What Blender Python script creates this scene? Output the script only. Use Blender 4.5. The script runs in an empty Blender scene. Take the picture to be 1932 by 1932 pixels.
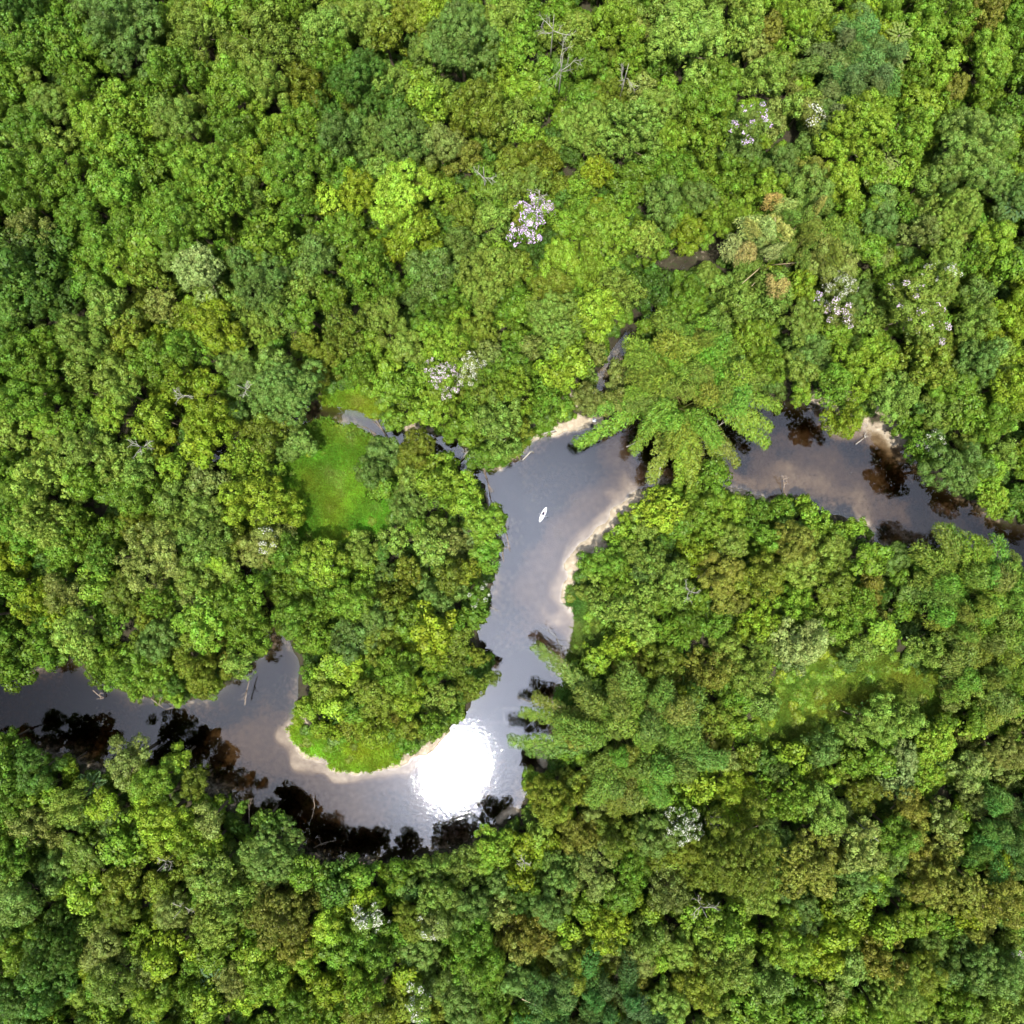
import bpy, math, random
import numpy as np
from mathutils import Vector, Matrix, Euler

S = bpy.context.scene
C = S.collection
R_ = math.radians

# ------------------------------------------------------------------ camera, sky, sun, exposure
CAM_H = 175.0            # drone height above the river
SPAN = 190.0             # metres of river level that fill the frame
cam_d = bpy.data.cameras.new('camera'); cam = bpy.data.objects.new('camera', cam_d); C.objects.link(cam)
cam.location = (0, 0, CAM_H); cam.rotation_euler = (0, 0, 0)
cam_d.angle = 2 * math.atan(SPAN / 2 / CAM_H); cam_d.clip_start = 1.0; cam_d.clip_end = 6000
S.camera = cam

SUN_Z = R_(15.6)                                   # zenith angle: mirrors into the glint on the lower bend
SUN_D = Vector((-0.22, -0.975, 0)).normalized()    # horizontal direction towards the sun
SUN_V = (SUN_D * math.sin(SUN_Z) + Vector((0, 0, math.cos(SUN_Z)))).normalized()
sun_d = bpy.data.lights.new('sun', 'SUN'); sun = bpy.data.objects.new('sun', sun_d); C.objects.link(sun)
sun_d.energy = 5.0; sun_d.angle = R_(1.2); sun_d.color = (1.0, 0.965, 0.90)
sun.rotation_euler = SUN_V.to_track_quat('Z', 'Y').to_euler(); sun.location = SUN_V * 300

S.view_settings.view_transform = 'Standard'; S.view_settings.look = 'None'
S.view_settings.exposure = 0.42; S.view_settings.gamma = 1.0
S.view_settings.use_curve_mapping = False

W = bpy.data.worlds.new('World'); S.world = W; W.use_nodes = True
nt = W.node_tree; nt.nodes.clear()
def N(nt, typ, **kw):
    n = nt.nodes.new(typ)
    for k, v in kw.items(): setattr(n, k, v)
    return n
def mathn(nt, op, a, b=None, c=None, clamp=False):
    n = nt.nodes.new('ShaderNodeMath'); n.operation = op; n.use_clamp = clamp
    for i, v in enumerate((a, b, c)):
        if v is None: continue
        if isinstance(v, (int, float)): n.inputs[i].default_value = v
        else: nt.links.new(v, n.inputs[i])
    return n.outputs[0]
sky = N(nt, 'ShaderNodeTexSky', sky_type='NISHITA'); sky.sun_disc = False
sky.sun_elevation = math.pi / 2 - SUN_Z; sky.sun_rotation = math.atan2(SUN_V.x, SUN_V.y)
sky.altitude = 300; sky.air_density = 1.0; sky.dust_density = 2.0; sky.ozone_density = 1.0
tc = N(nt, 'ShaderNodeTexCoord')
def lobe(direction, width_deg):
    """soft bright patch of thin cloud round a direction of the sky"""
    d = N(nt, 'ShaderNodeVectorMath', operation='DOT_PRODUCT'); nt.links.new(tc.outputs['Generated'], d.inputs[0])
    d.inputs[1].default_value = Vector(direction).normalized()
    ang = mathn(nt, 'ARCCOSINE', mathn(nt, 'MINIMUM', d.outputs['Value'], 1.0))
    q = mathn(nt, 'DIVIDE', ang, R_(width_deg))
    return mathn(nt, 'EXPONENT', mathn(nt, 'MULTIPLY', mathn(nt, 'MULTIPLY', q, q), -1.0))
no = N(nt, 'ShaderNodeTexNoise'); no.inputs['Scale'].default_value = 4.2; no.inputs['Detail'].default_value = 4
no.inputs['Roughness'].default_value = 0.5
nt.links.new(tc.outputs['Generated'], no.inputs['Vector'])
cloud_n = mathn(nt, 'ADD', mathn(nt, 'MULTIPLY', no.outputs['Fac'], 1.3), 0.35)
halo = mathn(nt, 'MULTIPLY', lobe(SUN_V, 4.6), 90.0)
halo2 = mathn(nt, 'MULTIPLY', lobe(SUN_V, 9.0), 46.0)
c1 = mathn(nt, 'MULTIPLY', lobe((0.02, 0.01, 1), 10.0), 60.0)
c2 = mathn(nt, 'MULTIPLY', lobe((0.03, -0.15, 1), 7.5), 56.0)
c3 = mathn(nt, 'MULTIPLY', lobe((-0.16, 0.1, 1), 7.0), 44.0)
c4 = mathn(nt, 'ADD', mathn(nt, 'MULTIPLY', lobe((0.36, 0.02, 1), 8.0), 24.0), mathn(nt, 'MULTIPLY', lobe((-0.30, -0.2, 1), 7.0), 20.0))
base_c = mathn(nt, 'MULTIPLY', no.outputs['Fac'], 8.0)
tot = mathn(nt, 'ADD', mathn(nt, 'ADD', mathn(nt, 'MULTIPLY', mathn(nt, 'ADD', mathn(nt, 'ADD', c3, c4), mathn(nt, 'ADD', c1, c2)), cloud_n), base_c), mathn(nt, 'ADD', halo, halo2))
cc = N(nt, 'ShaderNodeVectorMath', operation='SCALE'); cc.inputs[0].default_value = (0.72, 0.79, 1.0); nt.links.new(tot, cc.inputs['Scale'])
add = N(nt, 'ShaderNodeVectorMath', operation='ADD'); nt.links.new(sky.outputs[0], add.inputs[0]); nt.links.new(cc.outputs[0], add.inputs[1])
bg = N(nt, 'ShaderNodeBackground'); bg.inputs['Strength'].default_value = 0.08
nt.links.new(add.outputs[0], bg.inputs['Color'])
wo = N(nt, 'ShaderNodeOutputWorld'); nt.links.new(bg.outputs[0], wo.inputs['Surface'])

cy = S.cycles
cy.max_bounces = 8; cy.diffuse_bounces = 3; cy.glossy_bounces = 3; cy.transmission_bounces = 3
cy.transparent_max_bounces = 10; cy.volume_bounces = 0; cy.sample_clamp_indirect = 6.0
cy.caustics_reflective = False; cy.caustics_refractive = False
cy.use_denoising = True; cy.use_adaptive_sampling = True; cy.adaptive_threshold = 0.02

# ------------------------------------------------------------------ helpers
K = SPAN / 1932.0
def P(px, py, z=0.0):
    """point at height z that the photograph (1932 wide) shows at px, py"""
    f = (CAM_H - z) / CAM_H
    return np.array(((px - 966) * K * f, -(py - 966) * K * f, z))
def P2(px, py): return P(px, py)[:2]
def tag(o, label=None, cat=None, group=None, kind=None):
    if label: o['label'] = label
    if cat: o['category'] = cat
    if group: o['group'] = group
    if kind: o['kind'] = kind
    return o
def empty(name, loc, rz=0.0):
    o = bpy.data.objects.new(name, None); C.objects.link(o); o.location = loc; o.rotation_euler = (0, 0, rz)
    o.empty_display_size = 0.5
    return o
def mk_mesh(name, verts, faces, mats=(), smooth=False, fattr=None, mat_idx=None):
    me = bpy.data.meshes.new(name)
    verts = np.asarray(verts, dtype=np.float32)
    if isinstance(faces, np.ndarray):
        nf, k = faces.shape
        me.vertices.add(len(verts)); me.vertices.foreach_set('co', verts.ravel())
        me.loops.add(nf * k); me.loops.foreach_set('vertex_index', faces.astype(np.int32).ravel())
        me.polygons.add(nf); me.polygons.foreach_set('loop_start', np.arange(0, nf * k, k, dtype=np.int32))
        me.update(calc_edges=True)
    else:
        me.from_pydata([tuple(map(float, v)) for v in verts], [], [tuple(int(i) for i in f) for f in faces]); me.update()
    for m in mats: me.materials.append(m)
    if mat_idx is not None: me.polygons.foreach_set('material_index', np.asarray(mat_idx, dtype=np.int32))
    if smooth: me.polygons.foreach_set('use_smooth', np.ones(len(me.polygons), dtype=bool))
    for n_, a in (fattr or {}).items():
        at = me.attributes.new(n_, 'FLOAT', 'FACE'); at.data.foreach_set('value', np.asarray(a, dtype=np.float32))
    return me
def link(name, me, parent=None, loc=(0, 0, 0), rz=0.0, scale=(1, 1, 1)):
    o = bpy.data.objects.new(name, me); C.objects.link(o)
    if parent is not None: o.parent = parent
    o.location = loc; o.rotation_euler = (0, 0, rz); o.scale = scale
    return o
def tube(points, radii, n=6, cap=True):
    """tapered tube through points"""
    pts = [Vector(p) for p in points]; V = []; F = []
    for i, p in enumerate(pts):
        t = (pts[min(i + 1, len(pts) - 1)] - pts[max(i - 1, 0)])
        t = t.normalized() if t.length > 1e-6 else Vector((0, 0, 1))
        a = t.cross(Vector((0, 0, 1)) if abs(t.z) < 0.9 else Vector((1, 0, 0))).normalized(); b = t.cross(a)
        for k in range(n):
            q = 2 * math.pi * k / n
            V.append(p + (a * math.cos(q) + b * math.sin(q)) * radii[i])
    for i in range(len(pts) - 1):
        for k in range(n):
            F.append((i * n + k, i * n + (k + 1) % n, (i + 1) * n + (k + 1) % n, (i + 1) * n + k))
    if cap:
        F.append(tuple(range(n - 1, -1, -1))); F.append(tuple((len(pts) - 1) * n + k for k in range(n)))
    return V, F
class MB:
    def __init__(s): s.V = []; s.F = []
    def add(s, vf):
        o = len(s.V); s.V += [Vector(v) for v in vf[0]]; s.F += [tuple(i + o for i in f) for f in vf[1]]; return s
    def build(s, name, mat, parent=None, smooth=True, **kw):
        me = mk_mesh(name, s.V, s.F, [mat], smooth); return link(name, me, parent, **kw)

# ------------------------------------------------------------------ materials
def new_mat(name):
    m = bpy.data.materials.new(name); m.use_nodes = True; m.node_tree.nodes.clear(); return m, m.node_tree
def simple_mat(name, col, rough=0.8, noise=0.3, scale=6.0, bump=0.0, spec=0.3):
    m, t = new_mat(name)
    b = N(t, 'ShaderNodeBsdfPrincipled'); o = N(t, 'ShaderNodeOutputMaterial'); t.links.new(b.outputs[0], o.inputs[0])
    g = N(t, 'ShaderNodeTexCoord'); n_ = N(t, 'ShaderNodeTexNoise'); n_.inputs['Scale'].default_value = scale; n_.inputs['Detail'].default_value = 5
    t.links.new(g.outputs['Object'], n_.inputs['Vector'])
    k = mathn(t, 'ADD', mathn(t, 'MULTIPLY', n_.outputs['Fac'], 2 * noise), 1 - noise)
    v = N(t, 'ShaderNodeVectorMath', operation='SCALE'); v.inputs[0].default_value = col; t.links.new(k, v.inputs['Scale'])
    t.links.new(v.outputs[0], b.inputs['Base Color']); b.inputs['Roughness'].default_value = rough
    b.inputs['Specular IOR Level'].default_value = spec
    if bump:
        bu = N(t, 'ShaderNodeBump'); bu.inputs['Distance'].default_value = bump; t.links.new(n_.outputs['Fac'], bu.inputs['Height'])
        t.links.new(bu.outputs[0], b.inputs['Normal'])
    return m
def leaf_mat(name, default, trans=0.32, rough=0.5, var=0.55, spec=0.25, use_tint=True):
    """foliage: tint of the plant, varied by leaf, by clump and by shading painted into leafvar, with light let through"""
    m, t = new_mat(name)
    o = N(t, 'ShaderNodeOutputMaterial')
    if use_tint:
        a = N(t, 'ShaderNodeAttribute', attribute_type='INSTANCER', attribute_name='tint'); col = a.outputs['Color']
    else:
        a = N(t, 'ShaderNodeRGB'); a.outputs[0].default_value = (*default, 1); col = a.outputs[0]
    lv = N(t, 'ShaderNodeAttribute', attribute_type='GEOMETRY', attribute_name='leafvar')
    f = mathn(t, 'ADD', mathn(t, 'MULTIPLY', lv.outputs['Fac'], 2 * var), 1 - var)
    s1 = N(t, 'ShaderNodeVectorMath', operation='SCALE'); t.links.new(col, s1.inputs[0]); t.links.new(f, s1.inputs['Scale'])
    hs = N(t, 'ShaderNodeHueSaturation'); t.links.new(s1.outputs[0], hs.inputs['Color'])
    hv = N(t, 'ShaderNodeAttribute', attribute_type='GEOMETRY', attribute_name='huevar')
    t.links.new(mathn(t, 'ADD', mathn(t, 'MULTIPLY', hv.outputs['Fac'], 0.05), 0.475), hs.inputs['Hue'])
    d = N(t, 'ShaderNodeBsdfPrincipled'); t.links.new(hs.outputs[0], d.inputs['Base Color'])
    d.inputs['Roughness'].default_value = rough; d.inputs['Specular IOR Level'].default_value = spec
    tr = N(t, 'ShaderNodeBsdfTranslucent')
    tm = N(t, 'ShaderNodeVectorMath', operation='MULTIPLY'); t.links.new(hs.outputs[0], tm.inputs[0]); tm.inputs[1].default_value = (1.5, 1.45, 0.7)
    t.links.new(tm.outputs[0], tr.inputs['Color'])
    mx = N(t, 'ShaderNodeMixShader'); mx.inputs[0].default_value = trans
    t.links.new(d.outputs[0], mx.inputs[1]); t.links.new(tr.outputs[0], mx.inputs[2]); t.links.new(mx.outputs[0], o.inputs[0])
    return m
M_leaf = leaf_mat('leaf', (0.1, 0.2, 0.03), trans=0.18, var=0.68)
M_bamboo = leaf_mat('bamboo_leaf', (0.1, 0.2, 0.05), trans=0.22, var=0.5)
M_bloom = leaf_mat('petal', (0.62, 0.50, 0.62), trans=0.15, var=0.42, use_tint=True)
M_grass = leaf_mat('grass_blade', (0.1, 0.2, 0.03), var=0.35)
M_bark = simple_mat('bark', (0.16, 0.12, 0.085), 0.9, 0.4, 4.0, 0.02)
M_pale = simple_mat('pale_dead_wood', (0.38, 0.35, 0.29), 0.85, 0.3, 3.0, 0.01)
M_drift = simple_mat('driftwood', (0.27, 0.21, 0.155), 0.9, 0.4, 2.5, 0.02)
M_culm = simple_mat('bamboo_culm', (0.25, 0.24, 0.07), 0.5, 0.35, 1.5)
M_culm_dry = simple_mat('dry_culm', (0.45, 0.36, 0.2), 0.6, 0.3, 1.0)

# ------------------------------------------------------------------ river, creeks, banks (outlines in photograph pixels of a 1932 frame)
RIVER = [(-700,1180),(-300,1215),(-40,1240),(60,1268),(130,1252),(180,1282),(250,1318),(320,1330),(390,1332),(430,1305),(465,1275),(500,1245),(516,1222),(520,1196),
 (526,1196),(546,1225),(560,1255),(556,1300),(548,1360),(556,1392),(580,1418),(640,1447),(700,1450),(750,1430),(800,1412),(848,1376),(880,1348),(915,1310),(940,1268),
 (930,1240),(908,1220),(900,1190),(922,1145),(938,1090),(944,1040),(950,978),(932,968),(922,925),(910,888),(940,884),(975,856),(1010,832),(1045,812),(1100,803),(1140,798),
 (1200,770),(1300,735),(1400,745),(1440,755),(1500,762),(1560,772),(1620,800),(1680,828),(1705,860),(1760,905),(1820,945),(1870,975),(1932,1000),(2050,1040),(2300,1100),(2700,1150),
 (2700,1330),(2300,1290),(2050,1210),(1932,1130),(1900,1060),(1860,1030),(1780,1030),(1720,1034),(1655,1022),(1640,985),(1560,958),(1500,935),(1430,935),(1370,922),(1320,900),(1240,910),(1205,930),
 (1175,965),(1130,1005),(1092,1050),(1078,1100),(1074,1180),(1066,1250),(1052,1310),(1042,1360),(1038,1420),(1000,1450),(985,1500),(965,1530),(930,1552),(890,1580),(830,1602),
 (760,1615),(680,1620),(610,1615),(560,1580),(520,1562),(480,1550),(445,1505),(410,1482),(340,1432),(285,1440),(200,1445),(130,1420),(60,1412),(-10,1392),(-200,1350),(-700,1330)]
CREEKS = [([(1125,770),(1140,715),(1178,645),(1212,598),(1240,550),(1268,512),(1330,480),(1400,450)], 1.7, -0.16),
          ([(905,886),(880,868),(850,850),(800,832),(765,828),(735,822),(700,805),(665,788),(625,778),(590,775),(545,795),(460,830),(418,868),(412,905),(432,955),(440,1010),(470,1080),(498,1140),(512,1190)], 1.9, -0.45)]
SAND = [ # polyline, reach in metres, height it reaches, sand amount
 ([(1048,812),(1078,803),(1124,800)], 2.6, 0.40, 1.0),
 ([(944,884),(960,862),(985,848)], 1.5, 0.25, 1.0), ([(985,842),(1010,828),(1034,818)], 1.4, 0.22, 0.8),
 ([(1194,943),(1156,985),(1116,1030),(1086,1056)], 3.3, 0.18, 0.9), ([(1081,1060),(1073,1100),(1068,1150)], 2.6, 0.14, 1.0),
 ([(1192,928),(1134,985),(1086,1050),(1068,1110),(1060,1150)], 6.0, -0.24, 0.9),
 ([(1185,900),(1105,985),(1050,1070),(1035,1180)], 13.0, -0.85, 0.8),
 ([(1375,912),(1450,915),(1530,905),(1600,935)], 8.0, -0.55, 0.7), ([(1640,960),(1720,1000),(1800,1000)], 8.0, -0.85, 0.6),
 ([(1470,870),(1560,890),(1640,920)], 10.0, -0.95, 0.7),
 ([(1590,745),(1640,765),(1680,795),(1712,812)], 1.3, 0.6, 1.0), ([(1515,748),(1545,756),(1580,768)], 1.5, 0.35, 0.9),
 ([(1620,802),(1660,812),(1690,830)], 2.2, 0.12, 0.6), ([(1560,795),(1640,818),(1690,845)], 4.5, -0.35, 0.8),
 ([(544,1372),(558,1402),(585,1428),(640,1452),(700,1455),(750,1436),(800,1418),(846,1382)], 2.0, 0.13, 1.0),
 ([(535,1392),(570,1436),(650,1464),(740,1458),(800,1430)], 4.5, -0.22, 1.0), ([(470,1400),(560,1455),(680,1495),(760,1480)], 12.0, -1.0, 0.7),
 ([(440,1420),(530,1410)], 9.0, -0.9, 0.7),
 ([(1052,1300),(1044,1350)], 1.3, 0.15, 0.8), ([(1015,1415),(1030,1435)], 2.8, 0.32, 0.95), ([(940,1548),(965,1528)], 1.5, 0.25, 0.95),
 ([(1372,925),(1400,932),(1432,938)], 2.0, 0.18, 0.9), ([(770,806),(800,800),(820,805)], 2.0, 0.3, 0.45),
 ([(560,1590),(620,1622),(700,1628)], 2.4, 0.05, 0.4), ([(40,1410),(130,1428),(200,1450)], 3.0, -0.10, 0.4),
 ([(380,1470),(440,1510)], 2.5, -0.1, 0.4), ([(1080,745),(1095,775)],1.6,0.5,0.4), ([(1255,500),(1290,470),(1350,478)],2.6,0.5,0.25)]
MEADOWS = [ # polygon, label, tint
 ([(548,835),(580,803),(625,790),(680,808),(718,850),(738,900),(745,960),(718,1002),(660,1018),(600,1024),(556,1004),(535,950),(535,880)], 'lush bright grass filling the round clearing inside the old river loop', (0.098,0.182,0.012)),
 ([(618,745),(660,732),(710,748),(722,775),(700,784),(655,776),(610,768)], 'yellow-green grass on the narrow bank above the creek pool', (0.165,0.215,0.014)),
 ([(1430,1330),(1475,1265),(1545,1220),(1640,1228),(1700,1250),(1780,1262),(1785,1345),(1700,1345),(1615,1335),(1570,1400),(1500,1420),(1425,1400)], 'rough green meadow grass in the clearing right of the river', (0.125,0.175,0.018)),
 ([(552,1340),(575,1380),(620,1395),(700,1405),(770,1400),(745,1428),(700,1447),(645,1445),(590,1420),(556,1388),(548,1355)], 'vivid green grass fringing the rounded river point', (0.150,0.225,0.013)),
 ([(1078,1112),(1115,1112),(1126,1170),(1122,1240),(1108,1300),(1072,1335),(1054,1318),(1068,1255),(1076,1185)], 'green grass strip along the right bank of the main channel', (0.085,0.15,0.022)),
 ([(905,884),(940,850),(990,830),(1040,800),(1035,812),(1000,830),(968,856),(942,882),(925,890)], 'grass on the little headland beside the sandy beach', (0.12,0.18,0.015))]

def seg_dist(X, Y, pts, closed=False):
    d2 = np.full(X.shape, 1e18); n = len(pts)
    for i in range(n if closed else n - 1):
        a = np.array(pts[i]); b = np.array(pts[(i + 1) % n]); ab = b - a; L = ab @ ab + 1e-12
        t = np.clip(((X - a[0]) * ab[0] + (Y - a[1]) * ab[1]) / L, 0, 1)
        d2 = np.minimum(d2, (X - a[0] - t * ab[0]) ** 2 + (Y - a[1] - t * ab[1]) ** 2)
    return np.sqrt(d2)
def inside(X, Y, pts):
    r = np.zeros(X.shape, dtype=bool); n = len(pts)
    for i in range(n):
        (x1, y1), (x2, y2) = pts[i], pts[(i + 1) % n]
        if y1 == y2: continue
        c = ((y1 > Y) != (y2 > Y)) & (X < (x2 - x1) * (Y - y1) / (y2 - y1) + x1)
        r ^= c
    return r
def w_pts(pts): return [tuple(P2(*p)) for p in pts]
RIV = w_pts(RIVER)
def sdist(X, Y, pts):
    d = seg_dist(X, Y, pts, True); return np.where(inside(X, Y, pts), -d, d)
rng0 = np.random.default_rng(11)
def vnoise(X, Y, scale, seed):
    """smooth value noise"""
    r = np.random.default_rng(seed); T = r.random((257, 257))
    x = X / scale + 1000.3; y = Y / scale + 1000.7
    xi = np.floor(x).astype(int); yi = np.floor(y).astype(int); fx = x - xi; fy = y - yi
    fx = fx * fx * (3 - 2 * fx); fy = fy * fy * (3 - 2 * fy)
    g = lambda i, j: T[i % 256, j % 256]
    return (g(xi, yi) * (1 - fx) + g(xi + 1, yi) * fx) * (1 - fy) + (g(xi, yi + 1) * (1 - fx) + g(xi + 1, yi + 1) * fx) * fy
def smooth(t): t = np.clip(t, 0, 1); return t * t * (3 - 2 * t)
def ground_h(X, Y, want=False):
    d = sdist(X, Y, RIV) + (vnoise(X, Y, 2.2, 5) - 0.5) * 1.1 + (vnoise(X, Y, 6.0, 6) - 0.5) * 0.8
    h = np.where(d > 0.6, np.minimum((d - 0.6) * 0.42, 1.25), (d - 0.6) * 0.42)
    h = np.maximum(h, -1.75)
    sand = np.zeros(X.shape)
    for pts, wd, dep in CREEKS:
        q = seg_dist(X, Y, w_pts(pts)) + (vnoise(X, Y, 1.7, 8) - 0.5) * 1.2
        k = 1 - smooth((q - wd * 0.75) / (wd * 0.9))
        h = h * (1 - k) + np.minimum(h, dep) * k
    for pts, wd, hh, am in SAND:
        q = seg_dist(X, Y, w_pts(pts)); q = q + (vnoise(X, Y, 1.3 + wd * 0.3, 9) - 0.5) * wd * 0.75
        k = 1 - smooth(q / wd)
        k = k * (d < 3.5) if hh < 0 else k
        if hh < 0: h = np.maximum(h, h * (1 - k) + hh * k)
        else: h = h * (1 - k) + (hh + 0.1 * (vnoise(X, Y, 1.0, 3) - 0.5)) * k
        sand = np.maximum(sand, k * am)
    h = h + (vnoise(X, Y, 4.0, 2) - 0.5) * 0.14 + (vnoise(X, Y, 1.1, 4) - 0.5) * 0.05
    h = h + 0.35 * smooth((d - 6) / 20) * (vnoise(X, Y, 18.0, 21))
    if want:
        under = smooth((0.02 - h) / 0.1) * 0.35 * smooth((vnoise(X, Y, 5, 31) - 0.25) / 0.4)
        return h, np.maximum(sand, under)
    return h
inner = np.linspace(-112, 112, 561)
outer = 112 + np.array([1, 2.5, 5, 9, 15, 24, 38, 60, 95, 160, 300, 600, 1200, 2500])
ax = np.concatenate([-outer[::-1], inner, outer]); NX = len(ax)
GX, GY = np.meshgrid(ax, ax, indexing='xy')
GH, GS = ground_h(GX, GY, True)
gv = np.stack([GX.ravel(), GY.ravel(), GH.ravel()], 1)
ii = np.arange(NX * NX).reshape(NX, NX)
gf = np.stack([ii[:-1, :-1].ravel(), ii[:-1, 1:].ravel(), ii[1:, 1:].ravel(), ii[1:, :-1].ravel()], 1)
GG = np.zeros(GX.shape)
for pts, lab, col in MEADOWS: GG = np.maximum(GG, 1 - smooth((sdist(GX, GY, w_pts(pts)) + 0.2) / 1.6))
# ground material
m, t = new_mat('forest_ground'); b = N(t, 'ShaderNodeBsdfPrincipled'); o = N(t, 'ShaderNodeOutputMaterial'); t.links.new(b.outputs[0], o.inputs[0])
g = N(t, 'ShaderNodeNewGeometry')
def noise_of(t, vec, sc, det=5, ro=0.6):
    n_ = N(t, 'ShaderNodeTexNoise'); n_.inputs['Scale'].default_value = sc; n_.inputs['Detail'].default_value = det; n_.inputs['Roughness'].default_value = ro
    t.links.new(vec, n_.inputs['Vector']); return n_.outputs['Fac']
def ramp(t, fac, stops):
    r = N(t, 'ShaderNodeValToRGB'); t.links.new(fac, r.inputs[0]); e = r.color_ramp.elements
    while len(e) < len(stops): e.new(0.5)
    for q, (p_, c_) in zip(e, stops): q.position = p_; q.color = (*c_, 1)
    return r.outputs[0]
def mixc(t, f, a, b_):
    m_ = N(t, 'ShaderNodeMix', data_type='RGBA'); t.links.new(f, m_.inputs[0]); t.links.new(a, m_.inputs[6]); t.links.new(b_, m_.inputs[7]); return m_.outputs[2]
pos = g.outputs['Position']
soil = ramp(t, noise_of(t, pos, 1.3, 8, 0.7), [(0.3, (0.022, 0.022, 0.012)), (0.5, (0.052, 0.042, 0.025)), (0.7, (0.035, 0.055, 0.015))])
sandc = ramp(t, noise_of(t, pos, 0.9, 9, 0.7), [(0.3, (0.27, 0.215, 0.15)), (0.5, (0.40, 0.325, 0.225)), (0.68, (0.56, 0.49, 0.37))])
grassc = ramp(t, noise_of(t, pos, 1.7, 6, 0.7), [(0.3, (0.08, 0.115, 0.012)), (0.7, (0.14, 0.185, 0.022))])
sa = N(t, 'ShaderNodeAttribute', attribute_name='sand'); gr = N(t, 'ShaderNodeAttribute', attribute_name='grass')
sn = mathn(t, 'ADD', sa.outputs['Fac'], mathn(t, 'MULTIPLY', mathn(t, 'SUBTRACT', noise_of(t, pos, 1.1, 6, 0.65), 0.5), 1.1))
sn = mathn(t, 'MULTIPLY', mathn(t, 'SUBTRACT', sn, 0.28), 3.2, clamp=True)
c_ = mixc(t, gr.outputs['Fac'], soil, grassc); c_ = mixc(t, sn, c_, sandc)
# sand within a hand of the waterline is wet and darker
sx = N(t, 'ShaderNodeSeparateXYZ'); t.links.new(pos, sx.inputs[0])
wet = mathn(t, 'SUBTRACT', 1.0, mathn(t, 'MULTIPLY', mathn(t, 'SUBTRACT', sx.outputs['Z'], 0.02), 6.0, clamp=True))
wk = mathn(t, 'SUBTRACT', 1.0, mathn(t, 'MULTIPLY', wet, 0.22))
vs = N(t, 'ShaderNodeVectorMath', operation='SCALE'); t.links.new(c_, vs.inputs[0]); t.links.new(wk, vs.inputs['Scale'])
t.links.new(vs.outputs[0], b.inputs['Base Color']); b.inputs['Roughness'].default_value = 0.9; b.inputs['Specular IOR Level'].default_value = 0.2
bu = N(t, 'ShaderNodeBump'); bu.inputs['Distance'].default_value = 0.12; t.links.new(noise_of(t, pos, 4.0, 6, 0.7), bu.inputs['Height']); t.links.new(bu.outputs[0], b.inputs['Normal'])
me = mk_mesh('ground', gv, gf, [m], True)
for nm, A in (('sand', GS), ('grass', GG)):
    at = me.attributes.new(nm, 'FLOAT', 'POINT'); at.data.foreach_set('value', A.ravel().astype(np.float32))
tag(link('ground', me), 'brown forest floor, sandy banks and shallow sandbanks of the river', kind='structure')
def H_at(x, y):
    i = np.clip(np.searchsorted(ax, x), 1, NX - 1); j = np.clip(np.searchsorted(ax, y), 1, NX - 1)
    fx = (x - ax[i - 1]) / (ax[i] - ax[i - 1]); fy = (y - ax[j - 1]) / (ax[j] - ax[j - 1])
    return (GH[j-1, i-1] * (1-fx) + GH[j-1, i] * fx) * (1-fy) + (GH[j, i-1] * (1-fx) + GH[j, i] * fx) * fy

# water: a closed body, tannin-brown inside, mirror of the sky on top
m, t = new_mat('river_water'); o = N(t, 'ShaderNodeOutputMaterial')
g = N(t, 'ShaderNodeNewGeometry'); pos = g.outputs['Position']
gl = N(t, 'ShaderNodeBsdfGlossy'); gl.inputs['Roughness'].default_value = 0.030; gl.inputs['Color'].default_value = (1, 1, 1, 1)
tp = N(t, 'ShaderNodeBsdfTransparent'); fr = N(t, 'ShaderNodeFresnel'); fr.inputs['IOR'].default_value = 1.46
def patch(cx, cy_, r_):
    d_ = N(t, 'ShaderNodeVectorMath', operation='DISTANCE'); t.links.new(pos, d_.inputs[0]); d_.inputs[1].default_value = (cx, cy_, 0)
    q_ = mathn(t, 'DIVIDE', d_.outputs['Value'], r_); return mathn(t, 'EXPONENT', mathn(t, 'MULTIPLY', mathn(t, 'MULTIPLY', q_, q_), -1.0))
gx, gy = P2(850, 1470)
wind = mathn(t, 'ADD', patch(gx, gy, 24.0), mathn(t, 'MULTIPLY', patch(*P2(990, 1250), 14.0), 0.5))
amp = mathn(t, 'ADD', mathn(t, 'MULTIPLY', wind, 0.0075), 0.0009)
mp = N(t, 'ShaderNodeMapping'); mp.inputs['Scale'].default_value = (1.0, 1.7, 1.0); mp.inputs['Rotation'].default_value = (0, 0, 0.35); t.links.new(pos, mp.inputs['Vector'])
n1 = noise_of(t, mp.outputs[0], 1.25, 3, 0.5); n2 = noise_of(t, pos, 0.35, 2, 0.5)
n3 = noise_of(t, pos, 4.2, 2, 0.5)
rp_ = N(t, 'ShaderNodeVectorMath', operation='DISTANCE'); t.links.new(pos, rp_.inputs[0]); rp_.inputs[1].default_value = tuple(P(1015, 1000)[:2]) + (0,)
ring_ = mathn(t, 'MULTIPLY', mathn(t, 'MULTIPLY', mathn(t, 'SINE', mathn(t, 'MULTIPLY', rp_.outputs['Value'], 7.5)), patch(*P2(965, 1015), 5.0)), 0.0016)
hh = mathn(t, 'ADD', ring_, mathn(t, 'MULTIPLY', mathn(t, 'ADD', mathn(t, 'MULTIPLY', n3, 0.35), mathn(t, 'ADD', n1, mathn(t, 'MULTIPLY', n2, 0.8))), amp))
bu = N(t, 'ShaderNodeBump'); bu.inputs['Distance'].default_value = 1.0; bu.inputs['Strength'].default_value = 1.0; t.links.new(hh, bu.inputs['Height'])
t.links.new(bu.outputs[0], gl.inputs['Normal'])
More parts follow.
